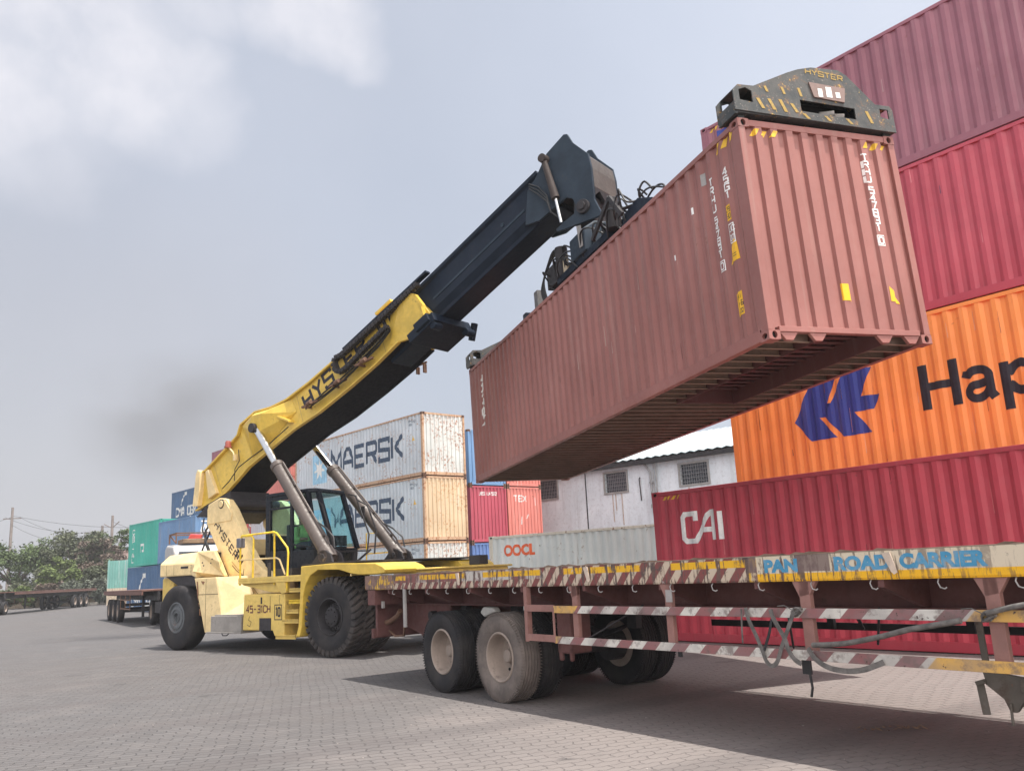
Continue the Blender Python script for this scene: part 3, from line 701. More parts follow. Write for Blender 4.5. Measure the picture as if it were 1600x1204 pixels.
def tyre_mesh(r, w, rr, lug=0, nl=38, bulge=.018):
    """tyre between y=0 (outer) and y=w; rr rim radius"""
    h = r - lug
    prof = [(rr, .03), (rr + .03, .012), (rr + (h - rr) * .35, -bulge * .6), (rr + (h - rr) * .62, -bulge), (h - .07, -.004), (h - .025, .02), (h, .055),
            (h, w - .055), (h - .025, w - .02), (h - .07, w + .004), (rr + (h - rr) * .6, w + bulge), (rr + .03, w - .012), (rr, w - .03)]
    mb = MB(); mb.lathe(prof, n=64)
    return mb, h
def big_wheel(x, y, outer, kind, r=.78, w=.50):
    """outer: -1 faces the near side (-y), +1 the far side"""
    wh = empty('wheel', (x, y, r)); wh.parent = st
    if outer > 0: wh.rotation_euler = (0, 0, math.pi)
    if kind == 'drive':
        mb, h = tyre_mesh(r, w, .36, .05)
        n = 34
        for i in range(n):
            a0 = 2 * math.pi * i / n
            for sg in (0, 1):
                # slanted lugs from the shoulder towards the middle
                vs = []; ns = 5
                for j in range(ns + 1):
                    f = j / ns; yy = (-.006 + f * (w * .56)) if sg == 0 else (w + .006 - f * (w * .56))
                    off = a0 + (f * .20 if sg == 0 else (-f * .20 + math.pi / n)); hw = .052 - .012 * f
                    top = r - (.02 if j == 0 else 0)
                    base = h - (.10 if j == 0 else .012)
                    for rr_, aa in ((base, off - hw - .02), (top, off - hw), (top, off + hw), (base, off + hw + .02)):
                        vs.append((rr_ * math.cos(aa), yy, rr_ * math.sin(aa)))
                fs = []
                for j in range(ns):
                    b = j * 4
                    fs += [(b, b + 4, b + 5, b + 1), (b + 1, b + 5, b + 6, b + 2), (b + 2, b + 6, b + 7, b + 3)]
                fs += [(0, 1, 2, 3), (ns * 4 + 3, ns * 4 + 2, ns * 4 + 1, ns * 4)]
                mb.add(vs, fs, 1)
        mb.build('tyre', [M['rubber'], M['rubber_tread']], wh, smooth=40)
    else:
        mb, h = tyre_mesh(r, w, .36, 0)
        mb.build('tyre', [M['rubber']], wh, smooth=40)
    rim = MB()
    if kind == 'drive':
        rim.lathe([(.37, .01), (.35, .0), (.335, .02), (.33, .10), (.31, .13), (.30, .30), (.28, .32), (.27, .14), (.20, .11), (.19, .05), (.10, .03), (.0001, .03), (.0001, .4), (.37, .4)], n=40)
        for i in range(20): a = 2 * math.pi * i / 20; rim.lathe([(.0001, 0), (.014, 0), (.014, .05), (.0001, .05)], (.235 * math.cos(a), .10, .235 * math.sin(a)), 6)
        for i in range(9): a = 2 * math.pi * i / 9; rim.lathe([(.0001, 0), (.017, 0), (.017, .05), (.0001, .05)], (.14 * math.cos(a), .02, .14 * math.sin(a)), 6)
        rim.build('rim', grimy('dark_rim', (.035, .033, .036), amt=.4, rough=.4), wh, smooth=35)
    else:
        rim.lathe([(.37, .02), (.345, .012), (.33, .04), (.325, .07), (.27, .055), (.265, .03), (.20, .025), (.19, .05), (.13, .05), (.125, .02), (.115, .02), (.11, .10), (.0001, .10), (.0001, .4), (.37, .4)], n=40)
        for i in range(24): a = 2 * math.pi * i / 24; rim.lathe([(.0001, 0), (.012, 0), (.012, .04), (.0001, .04)], (.232 * math.cos(a), .02, .232 * math.sin(a)), 6)
        rim.build('rim', grimy('grey_rim', (.105, .115, .125), grime=(.12, .08, .06), amt=.4, rough=.5, edge=(.2, .15, .12)), wh, smooth=35)
    return wh
big_wheel(0, -2.07, -1, 'drive'); big_wheel(0, -1.50, -1, 'drive'); big_wheel(0, 2.07, 1, 'drive'); big_wheel(0, 1.50, 1, 'drive')
big_wheel(-6.25, -1.65, -1, 'steer', .77, .46); big_wheel(-6.25, 1.65, 1, 'steer', .77, .46)

mb = MB()   # main frame, axle housings
mb.box(-5.2, 1.0, -.75, .75, .62, 1.45); mb.box(.9, 1.5, -1.0, 1.0, 1.0, 1.56)
mb.lathe([(.0001, -1.0), (.30, -1.0), (.30, -.5), (.22, -.4), (.22, .4), (.30, .5), (.30, 1.0), (.0001, 1.0)], (0, 0, .78), 24)
mb.box(-6.9, -5.2, -.9, .9, .5, 1.3); mb.tube([(-6.25, -1.2, .77), (-6.25, 1.2, .77)], .16, 16)
part(mb, 'chassis', M['dark_steel'], .02)
mb = MB(); mb.box(-7.5, -6.95, -1.3, 1.3, .55, 1.75); mb.box(-6.95, -5.6, -1.1, 1.1, 1.3, 1.78)
part(mb, 'counterweight', yel, .06)

# engine hood: loft of cross sections (y, z)
mb = MB()
def loft(secs):
    n = len(secs[0][1]); vs = []
    for x, ring in secs: vs += [(x + (q[2] if len(q) > 2 else 0), q[0], q[1]) for q in ring]
    fs = [tuple(range(n)), tuple(range(len(vs) - 1, len(vs) - n - 1, -1))]
    for k in range(len(secs) - 1):
        for i in range(n): j = (i + 1) % n; fs.append((k * n + i, (k + 1) * n + i, (k + 1) * n + j, k * n + j))
    mb.add(vs, fs)
rear = lambda s, zb, zt, ze: [(-1.50 * s, zb), (-1.50 * s, ze), (-1.24 * s, zt), (1.24 * s, zt), (1.50 * s, ze), (1.50 * s, zb)]
loft([(-7.42, rear(.93, 1.80, 2.26, 2.06)), (-7.25, rear(1, 1.77, 2.31, 2.09)), (-5.86, rear(1, 1.77, 2.34, 2.07)), (-5.55, rear(1.04, 1.70, 2.35, 2.0))])
part(mb, 'engine_hood', yelf, .03)
for s in (-1, 1):
    mb = MB()
    A_ = [(-5.60, -1.36, 1.70), (-4.62, -1.36, 1.70), (-4.50, -1.58, 1.87), (-4.58, -1.55, 2.06), (-4.88, -1.50, 2.33), (-5.60, -1.50, 2.345), (-5.60, -1.58, 1.87)]
    B_ = [(-5.60, -1.0, 1.70), (-5.02, -1.0, 1.70), (-5.15, -1.0, 1.87), (-5.28, -1.0, 2.06), (-5.50, -1.0, 2.33), (-5.60, -1.0, 2.345), (-5.60, -1.0, 1.87)]
    vs = [(x, -s * y, z) for x, y, z in A_ + B_]
    mb.add(vs, [tuple(range(7)), tuple(range(13, 6, -1))] + [(i, (i + 1) % 7, (i + 1) % 7 + 7, i + 7) for i in range(7)])
    part(mb, 'engine_cover', yelf, .03)
mb = MB(); mb.box(-5.6, -5.4, -1.0, 1.0, 1.72, 2.30); part(mb, 'radiator', M['dark_steel'])
mb = MB()
fr = lambda s, zt: [(-1.38 * s, 1.70), (-1.60 * s, 1.87), (-1.52 * s, zt), (1.52 * s, zt), (1.60 * s, 1.87), (1.38 * s, 1.70)]
mb = MB()
for x, z in ((-5.25, 2.05), (-4.9, 2.03), (-4.85, 2.12), (-5.2, 1.98)): mb.lathe([(.0001, -.004), (.018, -.004), (.018, .01), (.0001, .01)], (x, -1.575, z), 8)
mb.box(-6.30, -5.98, -1.508, -1.49, 1.945, 2.0)
part(mb, 'hood_bolt', M['dark_steel'])
mb = MB()   # wheel arch underside (rear)
mb.prism([(-7.05, 1.77), (-5.6, 1.77), (-5.45, 1.55), (-5.55, 1.50), (-6.5, 1.54)], -1.45, 1.45); part(mb, 'wheel_arch', M['dark_steel'])
mb = MB()   # slanted lower body panel, both sides
for s in (-1, 1):
    a = [(-5.50, -1.62, 1.69), (-4.60, -1.62, 1.69), (-4.42, -1.60, 1.20), (-4.36, -1.62, .80), (-4.55, -1.62, .45), (-5.02, -1.62, .42)]
    b = [(-5.50, -.9, 1.69), (-4.05, -1.12, 1.69), (-3.80, -1.12, 1.20), (-3.45, -1.12, .84), (-3.5, -1.0, .45), (-5.02, -.9, .42)]
    vs = [(x, -s * y, z) for x, y, z in a + b]
    mb.add(vs, [(0, 1, 2, 3, 4, 5), (11, 10, 9, 8, 7, 6)] + [(i, (i + 1) % 6, (i + 1) % 6 + 6, i + 6) for i in range(6)])
part(mb, 'body_panel', yelf, .012)
mb = MB()
for s in (-1, 1):
    y0, y1 = sorted((s * .74, s * .955))
    mb.prism([(-6.06, 3.40), (-5.98, 3.54), (-5.55, 3.66), (-5.24, 3.60), (-4.98, 3.35), (-4.71, 2.98), (-4.30, 2.33), (-4.05, 2.05), (-3.72, 1.82), (-3.30, 1.70), (-2.55, 1.60), (-2.4, .95), (-3.3, .62), (-4.52, .60), (-4.50, .92), (-6.05, 3.02)], y0, y1)
mb.box(-5.6, -5.1, -.75, .75, 2.2, 2.6)
part(mb, 'boom_tower', yelf, .015)
for s in (-1, 1):
    mb = MB(); y0, y1 = sorted((s * .955, s * .975)); mb.prism([(-6.04, 3.02), (-5.98, 3.52), (-5.55, 3.63), (-5.26, 3.56), (-4.95, 3.22), (-5.0, 3.06)], y0, y1)
    part(mb, 'pivot_cover', yelf, .008); mb = MB(); y0, y1 = sorted((s * .975, s * 1.0)); mb.lathe([(.0001, y0), (.09, y0), (.09, y1), (.0001, y1)], (-5.42, 0, 3.50), 20)
    y0, y1 = sorted((s * .955, s * .975)); mb.box(-4.02, -3.97, y0, y1, 1.75, 1.92); mb.box(-4.02, -3.82, y0, y1, 1.72, 1.77)
    part(mb, 'pivot_cover', yelf, .008)
ang = math.atan2(2.10 - 2.98, -4.72 + 5.62)
def nearmap(y): return lambda u, v, l: (u, y - l, v)
dec = decal('tower_lettering', shift(text_polys('HYSTER', .17, .15, sw=1.05, gap=1.9), -5.72, 2.97, 1, ang), nearmap(-.957), M['black_let'], st)
lg = shift(rect(0, .05, 0, .20) + rect(-.04, .12, .155, .20) + rect(.10, .15, 0, .16) + rect(.20, .25, 0, .22) + rect(.25, .34, .0, .05) + rect(.30, .35, 0, .16), -4.82, 2.19, 1, ang)
decal('tower_lettering', lg + [(q, 1) for q in ribbon([(-4.93, 1.96), (-4.75, 1.83), (-4.55, 1.72), (-4.45, 1.67), (-4.47, 1.75), (-4.44, 1.86)], .018)], nearmap(-.957), M['black_let'], st)

seam = plain('panel_gap', (.03, .022, .012), .8); rsty = grimy('rust_bleed', (.26, .12, .05), amt=.5, edge=(.12, .05, .03)); soot = grimy('soot_smear', (.33, .24, .11), amt=.5)
def lines(segs, w): return [(q, 0) for a, b in segs for q in ribbon([a, b], w)]
decal('panel_gap', lines([((-5.0, 1.66), (-5.0, .46)), ((-5.46, 1.30), (-4.50, 1.30))], .012), lambda u, v, l: (u, -1.62 - l, v), seam, st)
for q in ([(-5.40, 1.62), (-5.34, 1.60), (-5.30, 1.34), (-5.33, 1.15), (-5.37, 1.36)], [(-5.26, .98), (-5.22, .96), (-5.20, .80), (-5.24, .82)], [(-5.22, 1.62), (-5.05, 1.60), (-5.12, 1.52)], [(-5.31, 1.12), (-5.28, 1.11), (-5.29, 1.02)]):
    decal('rust_streak', poly(q), lambda u, v, l: (u, -1.62 - l, v), rsty, st)
for x0 in (-6.95, -6.62): decal('panel_gap', lines([((x0, 1.80), (x0, 2.06))], .010), lambda u, v, l: (u, -1.50 - l, v), seam, st)
for k in range(6): decal('vent_slot', rect(-5.86 + 0 * k, -5.62, 1.83 + .035 * k, 1.845 + .035 * k), lambda u, v, l: (u, -1.502 - l, v), seam, st)
decal('panel_gap', lines([((-5.55, 3.02), (-5.05, 2.35)), ((-4.95, 2.05), (-3.6, 1.05)), ((-4.45, 1.62), (-3.5, 1.62))], .010), nearmap(-.957), seam, st)
mb = MB(); mb.box(-4.56, -3.37, -1.76, -1.25, .455, .80); mb.box(-4.50, -3.40, -1.70, -1.2, .80, .83); mb.box(-4.66, -3.33, -1.80, -1.2, .42, .452)
mb.box(-4.03, -4.0, -1.768, -1.755, .54, .56); mb.box(-3.90, -3.87, -1.768, -1.755, .54, .56)
part(mb, 'battery_box', grimy('grey_box_paint', (.27, .25, .23), amt=.35, rough=.6), .015)
mb = MB(); mb.tube([(-4.2, -1.72, .44), (-4.1, -1.74, .37), (-3.95, -1.74, .37), (-3.85, -1.72, .44)], .012, 6); part(mb, 'tow_loop', M['dark_steel'])
mb = MB()
mb.prism([(-3.12, .50), (-2.05, .50), (-1.98, .38), (-1.66, .36), (-1.63, 1.26), (-3.08, 1.27)], -1.90, -1.15)
tk = part(mb, 'oil_tank', yel, .02)
mb = MB(); mb.box(-2.50, -2.10, -1.912, -1.90, .50, .76); mb.box(-2.46, -2.42, -1.912, -1.9, 1.06, 1.20)
part(mb, 'plate', M['dark_steel'], parent=tk)
decal('fleet_number', shift(text_polys('45-31CH', .14, .095, sw=1.25, gap=1.6), -2.98, .88), nearmap(-1.90), grimy('dark_red_brown_lettering', (.12, .035, .03), amt=.3), tk)
decal('number_plate', shift(text_polys('10', .17, .07, sw=1.3, gap=2), -1.93, .80) + [(q, 1) for q in ribbon([(-1.975, .725), (-1.735, .725), (-1.735, 1.03), (-1.975, 1.03), (-1.975, .725)], .018)], nearmap(-1.90), M['black_let'], tk)
decal('stains', [(q, 0) for q in ribbon([(-2.95, .62), (-2.85, .58), (-2.8, .68), (-2.9, .72), (-2.86, .80)], .014)] + rect(-2.14, -2.125, .95, 1.22) + rect(-1.82, -1.81, 1.05, 1.24), nearmap(-1.90), grimy('oil_stain', (.16, .11, .04), amt=.4), tk)
mb = MB()
mb.box(-3.27, -.95, -1.93, -.75, 1.56, 1.63); mb.box(-3.27, -.95, -1.93, -1.89, 1.50, 1.56)
mb.prism([(-3.25, 1.50), (-1.60, 1.50), (-1.60, 1.28), (-2.2, 1.30), (-3.2, 1.47)], -1.84, -1.80)
mb.prism([(-1.95, 1.50), (-1.60, 1.50), (-1.58, 1.28), (-1.72, 1.25)], -1.92, -1.80)
part(mb, 'walkway', yel, .008)
for z, x0, x1 in ((.38, -1.88, -1.22), (.70, -1.66, -1.12), (.90, -1.52, -1.12), (1.10, -1.44, -1.02), (1.33, -1.42, -.98)):
    mb = MB(); mb.box(x0, x1, -1.95, -1.50, z - .02, z + .02); mb.box(x0, x1, -1.95, -1.93, z - .05, z + .03); part(mb, 'step', yelr if z in (1.10,) else yel, .004)
mb = MB(); mb.prism([(-1.65, .36), (-1.60, .36), (-1.38, 1.40), (-1.43, 1.50), (-1.65, 1.28)], -1.50, -1.46); mb.box(-1.7, -.95, -1.48, -1.44, .4, 1.5); part(mb, 'ladder_side', M['dark_steel'])
# fenders
for s in (-1, 1):
    mb = MB(); y0, y1 = sorted((s * 2.09, s * .98))
    outer = [(-1.02, .40), (-.94, .60), (-.90, 1.10), (-.86, 1.80), (.11, 1.82), (1.36, 1.77), (1.56, 1.70), (1.64, 1.64), (1.60, 1.58), (1.45, 1.57), (.95, 1.57), (.68, 1.60), (.31, 1.69), (-.33, 1.71), (-.58, 1.60), (-.72, 1.42), (-.80, 1.20), (-.84, .60), (-.90, .40)]
    if s > 0: outer = [(x if x < 0 else x * .55, z) for x, z in outer]
    mb.prism(outer, y0, y1); part(mb, 'fender', yelb, .012)
mb = MB(); mb.box(-.95, .75, -2.0, 1.9, 1.822, 1.85); part(mb, 'fender_top', M['dark_steel'])
mb = MB(); mb.box(.9, 2.05, -1.15, 1.15, 1.45, 1.60); mb.box(1.3, 2.1, -1.25, 1.25, 1.60, 1.64)
part(mb, 'front_frame', yel, .03)
for s in (-1, 1):
    mb = MB(); y0, y1 = sorted((s * .90, s * 1.24))
    for yy in (y0, y1 - .05): mb.prism([(-1.6, 1.84), (-.85, 1.84), (-.95, 2.05), (-1.1, 2.13), (-1.3, 2.12), (-1.42, 2.0)], yy, yy + .05)
    mb.tube([(-1.2, y0 - .02, 2.0), (-1.2, y1 + .02, 2.0)], .06, 16); part(mb, 'cylinder_bracket', M['dark_steel'], .01)
mb = MB()
mb = MB(); mb.box(1.45, 1.75, .55, .85, 1.66, 1.86); mb.box(1.5, 1.6, .9, 1.0, 1.66, 1.80); part(mb, 'work_lamp', M['dark_steel'], .02)

# boom (fixed section)
top = [(-7.22, 3.62), (-7.05, 4.44), (-6.76, 4.50), (-5.67, 5.06), (-5.34, 5.26), (-5.22, 5.52), (-4.62, 5.76), (-3.95, 5.78), (-3.33, 5.88), (-2.45, 6.17), (-1.51, 6.55), (.71, 7.60), (1.05, 7.52), (1.42, 7.20), (1.60, 6.98)]
bot = [(.95, 6.74), (.60, 6.60), (-.12, 6.23), (-.97, 5.86), (-2.10, 5.42), (-3.1, 5.12), (-4.0, 4.76), (-4.85, 4.42), (-5.35, 4.12), (-5.8, 3.86), (-6.5, 3.66), (-7.18, 3.50)]
boom = empty('boom', (0, 0, 0)); boom.parent = st
mb = MB(); n = len(top) + len(bot); mb.prism(top + bot, -.52, .52)
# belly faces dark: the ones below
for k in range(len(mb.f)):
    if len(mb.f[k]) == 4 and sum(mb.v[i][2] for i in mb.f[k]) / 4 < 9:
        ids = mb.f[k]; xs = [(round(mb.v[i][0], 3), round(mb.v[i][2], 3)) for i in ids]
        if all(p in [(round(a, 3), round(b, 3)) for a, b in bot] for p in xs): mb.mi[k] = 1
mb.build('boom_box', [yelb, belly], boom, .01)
def offset_strip(line, w, y0, y1, mbx, side=1, mi=0):
    L = []; 
    for i, p in enumerate(line):
        a = Vector(line[max(i - 1, 0)]); b = Vector(line[min(i + 1, len(line) - 1)]); d = (b - a).normalized(); nn = Vector((-d.y, d.x)) * side
        L.append(tuple(Vector(p) + nn * w))
    mbx.prism(list(line) + L[::-1], y0, y1, mi)
mb = MB()   # flanges along top and bottom edges
offset_strip(top[:12], .05, -.60, .60, mb, 1); part(mb, 'boom_flange', yelb, .006, parent=boom)
mb = MB(); offset_strip(bot[1:], .035, -.60, -.50, mb, 1); part(mb, 'boom_flange', yelb, .004, parent=boom)
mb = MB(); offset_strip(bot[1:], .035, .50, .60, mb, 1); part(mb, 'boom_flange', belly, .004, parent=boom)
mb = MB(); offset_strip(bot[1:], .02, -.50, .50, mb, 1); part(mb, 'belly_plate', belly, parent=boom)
mb = MB()   # flared shoulders carrying the cylinder heads
for s in (-1, 1):
    P = lambda x, y, z: (x, s * y, z)
    vs = [P(-5.25, .52, 5.50), P(-4.62, .53, 5.78), P(-4.0, .53, 5.80), P(-3.2, .52, 5.90), P(-4.35, .86, 5.62), P(-4.0, .86, 5.62), P(-4.5, .86, 5.30), P(-4.1, .80, 5.20), P(-3.0, .53, 5.55), P(-4.75, .53, 4.62), P(-4.05, .53, 4.90)]
    mb.add(vs, [(0, 1, 4), (1, 2, 5, 4), (2, 3, 5), (0, 4, 6), (4, 5, 7, 6), (5, 3, 8), (5, 8, 7), (0, 6, 9), (6, 7, 10, 9), (7, 8, 10)])
    mb.prism([(-3.9, 5.66), (-3.1, 5.35), (-3.1, 5.29), (-3.9, 5.60)], *sorted((s * .5, s * .70)))
    mb.prism([(-4.62, 5.10), (-4.5, 5.42), (-4.2, 5.45), (-4.05, 5.2), (-4.2, 5.02)], *sorted((s * .60, s * .66)))
part(mb, 'boom_shoulder', yelb, .008, parent=boom)
mb = MB()   # tail ribs
for s in (-1, 1):
    y0, y1 = sorted((s * .50, s * .66)); mb.prism([(-7.22, 3.60), (-7.10, 4.45), (-7.02, 4.55), (-6.90, 4.50), (-6.92, 4.0), (-7.0, 3.58)], y0, y1)
    mb.prism([(-6.72, 4.48), (-6.60, 4.52), (-6.20, 3.86), (-6.55, 3.74)], *sorted((s * .50, s * .62)))
mb.box(-7.25, -7.19, -.5, .5, 3.6, 4.4); part(mb, 'tail_rib', yelf, .01, parent=boom)
mb = MB(); mb.prism([(-7.1, 3.3), (-6.6, 3.6), (-6.0, 3.75), (-5.6, 3.85), (-5.5, 3.3), (-6.0, 3.05), (-6.6, 3.3)], -.6, .6); mb.tube([(-5.42, -.98, 3.5), (-5.42, .98, 3.5)], .12, 16); part(mb, 'boom_hinge', M['dark_steel'], parent=boom)
# nose collar of the fixed section
BA = math.atan2(1.09, 2.25)
bd = Vector((math.cos(BA), 0, math.sin(BA))); bu = Vector((-math.sin(BA), 0, math.cos(BA)))
def BP(s, y, h): return Vector((1.0, 0, 7.15)) + bd * s + Vector((0, y, 0)) + bu * h      # frame along the extension
mb = MB()
for s in (-1, 1):
    vs = [BP(a, s * b, c) for a, b, c in ((-.55, .53, .42), (.05, .66, .52), (.32, .66, .30), (.40, .66, -.05), (.30, .60, -.42), (-.25, .56, -.50), (-.9, .53, -.2),)]
    vs += [BP(a, s * .48, c) for a, b, c in ((-.55, .53, .42), (.05, .66, .52), (.32, .66, .30), (.40, .66, -.05), (.30, .60, -.42), (-.25, .56, -.50), (-.9, .53, -.2))]
    mb.add(vs, [tuple(range(7)), tuple(range(13, 6, -1))] + [(i, (i + 1) % 7, (i + 1) % 7 + 7, i + 7) for i in range(7)])
part(mb, 'nose_collar', yelb, .012, parent=boom)
mb = MB()
mb.add([BP(a, y, h) for a in (-.3, .55) for y, h in ((-.62, -.40), (-.62, -.62), (.62, -.62), (.62, -.40))], [(0, 1, 2, 3), (7, 6, 5, 4), (0, 4, 5, 1), (1, 5, 6, 2), (2, 6, 7, 3), (3, 7, 4, 0)])
mb.add([BP(a, y, h) for a in (.0, .45) for y, h in ((-.68, -.36), (-.68, -.55), (-.52, -.6), (-.52, -.36))], [(0, 1, 2, 3), (7, 6, 5, 4), (0, 4, 5, 1), (1, 5, 6, 2), (2, 6, 7, 3), (3, 7, 4, 0)])
mb.tube([BP(.42, -.60, -.66), BP(.42, -.35, -.66)], .09, 12); mb.tube([BP(.48, .40, -.66), BP(.48, .68, -.66)], .09, 12)
mb.bar(BP(.35, .72, -.75), BP(.62, .72, -.45), .12, .12)
part(mb, 'nose_guide', blk, .015, parent=boom)
# telescoping section
mb = MB()
sec = [(-.40, .38), (-.46, .42), (-.46, .50), (.46, .50), (.46, .42), (.40, .38), (.40, -.22), (.31, -.36), (.31, -.44), (-.31, -.44), (-.31, -.36), (-.40, -.22)]
vs = [BP(a, y, h) for a in (-1.2, 4.15) for y, h in sec]; k = len(sec)
mb.add(vs, [tuple(range(k)), tuple(range(2 * k - 1, k - 1, -1))] + [(i, (i + 1) % k, (i + 1) % k + k, i + k) for i in range(k)])
ex = part(mb, 'boom_extension', blk, .012, parent=boom)
mb = MB()   # worn edge strips
for s in (-1, 1):
    mb.bar(BP(.6, s * .405, -.02), BP(3.5, s * .405, .0), .02, .05, up=bu)
    mb.lathe([(.0001, -.01), (.045, -.01), (.045, .01), (.0001, .01)], BP(2.9, s * .408, .12), 12)
part(mb, 'wear_strip', slat, parent=ex)
decal('boom_lettering', shift(text_polys('HYSTER', .38, .30, sw=1.35, gap=1.6), -2.62, 5.56, 1, math.atan2(1.25, 2.45)), nearmap(-.52), M['black_let'], boom)
decal('boom_emblem', shift(rect(0, .10, 0, .36) + rect(-.08, .3, .28, .36) + rect(.2, .3, 0, .36) + rect(.4, .5, 0, .40) + rect(.5, .72, 0, .08), -.02, 6.86, 1, math.atan2(1.25, 2.45)),
      nearmap(-.52), M['black_let'], boom)
decal('weld_line', lines([((-6.45, 4.62), (-6.05, 3.84)), ((-3.0, 5.95), (-2.75, 5.25)), ((-.1, 7.2), (.15, 6.45))], .012), nearmap(-.522), soot, boom)
# energy chain: slotted loop along the near side of the boom
mb = MB()
path = [(.38, 6.98), (-.35, 6.62), (-1.0, 6.28), (-1.22, 6.20), (-1.38, 6.27), (-1.46, 6.42), (-1.40, 6.58), (-1.2, 6.60), (-.4, 6.95), (.4, 7.30), (1.0, 7.57), (1.42, 7.76)]
def resample(pts, step):
    out = [Vector(pts[0])]; acc = 0
    for a, b in zip(pts, pts[1:]):
        a = Vector(a); b = Vector(b); L = (b - a).length; t = step - acc
        while t <= L: out.append(a + (b - a) * (t / L)); t += step
        acc = (acc + L) % step
    return out
rp = resample(path, .115)
for a, b in zip(rp, rp[1:]):
    mb.bar((a.x, -.66, a.y), (b.x, -.66, b.y), .10, .13, up=(0, 1, 0), ext=-.012)
for a, b in zip(rp[::1], rp[1:]):
    m = (a + b) / 2; mb.lathe([(.0001, -.012), (.022, -.012), (.022, .01), (.0001, .01)], (m.x, -.725, m.y), 6)
part(mb, 'drag_chain', M['dark_steel'], .008, parent=boom, seg=1)
mb = MB(); mb.bar((-1.1, -.64, 6.73), (1.62, -.64, 7.94), .14, .05)
part(mb, 'chain_tray', blk, parent=boom)
mb = MB(); mb.bar((-.15, -.5, 7.40), (.35, -.5, 7.62), .1, .06); mb.box(-.3, -.2, -.5, -.4, 7.25, 7.32); part(mb, 'top_bracket', yelb, parent=boom)
for k, (yy, off) in enumerate(((-.64, 0), (-.67, -.06), (-.63, .07), (-.70, .02))):
    mb = MB(); mb.tube([(-2.45 + k * .1, yy + .03, 5.62 + off), (-1.8, yy, 5.78 + off), (-1.1, yy - .03, 6.02 + off), (-.5, yy, 6.33 + off * .8), (.1, yy - .02, 6.62 + off), (.42, yy, 6.86 + off * .5)], .018, 6); part(mb, 'hose', hose, smooth=60, parent=boom)
mb = MB(); mb.tube([(-5.95, -.60, 3.95), (-5.6, -.64, 4.10), (-5.2, -.64, 4.42), (-4.7, -.62, 4.62), (-4.0, -.62, 4.85), (-3.2, -.62, 5.2)], .014, 6); mb.tube([(-5.3, -.58, 4.9), (-5.22, -.60, 4.6), (-5.38, -.62, 4.4), (-5.42, -.6, 4.1)], .012, 6); part(mb, 'hose', hose, smooth=60, parent=boom)
for x, z in ((-2.45, 5.52), (-1.45, 5.86), (-.55, 6.20)):
    mb = MB(); mb.bar((x - .12, -.70, z + .05), (x + .42, -.66, z + .15), .06, .05); mb.bar((x, -.5, z + .05), (x, -.74, z + .05), .05, .05); mb.tube([(x + .1, -.72, z + .1), (x + .3, -.78, z + .12)], .05, 8); part(mb, 'hose_clamp', M['rusty_steel'], parent=boom)
mb = MB(); mb.tube([(-.5, .55, 6.4), (-.5, 1.0, 6.42)], .02, 8); mb.bar((-.5, .98, 6.42), (-.05, 1.02, 6.5), .04, .04); mb.box(-.35, -.31, .95, 1.05, 6.24, 6.42); mb.box(-.12, -.08, .95, 1.05, 6.24, 6.46); part(mb, 'lamp_bracket', M['rusty_steel'], parent=boom)
mb = MB(); mb.tube([(-5.33, -.62, 4.62), (-5.45, -.64, 4.85), (-5.62, -.66, 5.0)], .018, 8); mb.box(-5.42, -5.34, -.66, -.58, 4.62, 4.78); bk = part(mb, 'beacon_post', yelf, parent=boom)
mb = MB(); mb.lathe([(.0001, 4.98), (.10, 4.98), (.10, 5.02), (.075, 5.03), (.075, 5.12), (.055, 5.16), (.0001, 5.16)], (-5.64, -.66, 0), 16, axis='z'); part(mb, 'beacon', grimy('dull_red_lens', (.30, .07, .05), amt=.4), smooth=50, parent=bk)
mb = MB(); mb.box(-7.05, -6.75, -.4, .1, 3.30, 3.45); mb.tube([(-6.9, -.3, 3.35), (-6.6, -.5, 3.1), (-6.35, -.8, 2.9), (-6.2, -.9, 2.6), (-6.0, -.9, 2.3)], .03, 6); mb.tube([(-6.7, -.3, 3.4), (-6.4, -.6, 2.95), (-6.25, -.95, 2.4), (-5.7, -1.0, 1.9)], .025, 6)
mb.tube([(-6.12, -1.0, 3.2), (-6.16, -1.02, 2.9), (-5.6, -1.05, 2.1), (-5.0, -1.1, 1.4), (-4.75, -1.1, 1.0)], .022, 6); part(mb, 'hose', hose, smooth=60)
# lift cylinders
for s in (-1, 1):
    a = Vector((-1.2, s * 1.07, 2.0)); c = Vector((-4.30, s * .76, 5.30)); d = (c - a).normalized(); m = a + d * 3.10
    mb = MB(); mb.tube([a, m], .150, 20); mb.tube([m - d * .12, m + d * .02], .168, 20); mb.tube([a - d * .12, a + d * .2], .18, 16)
    mb.tube([Vector((-1.2, s * 1.07 - .17, 2.0)), Vector((-1.2, s * 1.07 + .17, 2.0))], .16, 18)
    cyl = part(mb, 'lift_cylinder', tubem, .01, smooth=40)
    mb = MB(); mb.tube([m, c], .095, 20); part(mb, 'rod', chrome, smooth=50, parent=cyl)
    mb = MB(); e = Vector((.17, 0, .12)); mb.tube([m - d * .1 + e, a + d * 1.1 + e, a + d * .35 + e * 1.1, a + d * .1 + e * .7], .022, 8)
    for f in (.5, 1.3, 2.2): mb.bar(a + d * f, a + d * f + e, .06, .05)
    part(mb, 'pipe', tubem, parent=cyl)
    mb = MB(); mb.tube([a + d * .9 + e, a + d * .6 + e * 1.6, a + d * .25 + e * 1.9, a + d * .02 + e * 1.3], .02, 6); part(mb, 'hose', hose, smooth=60, parent=cyl)
    mb = MB(); mb.tube([(-4.30, s * .60, 5.30), (-4.30, s * .92, 5.30)], .12, 18); part(mb, 'pin', M['dark_steel'], parent=cyl)
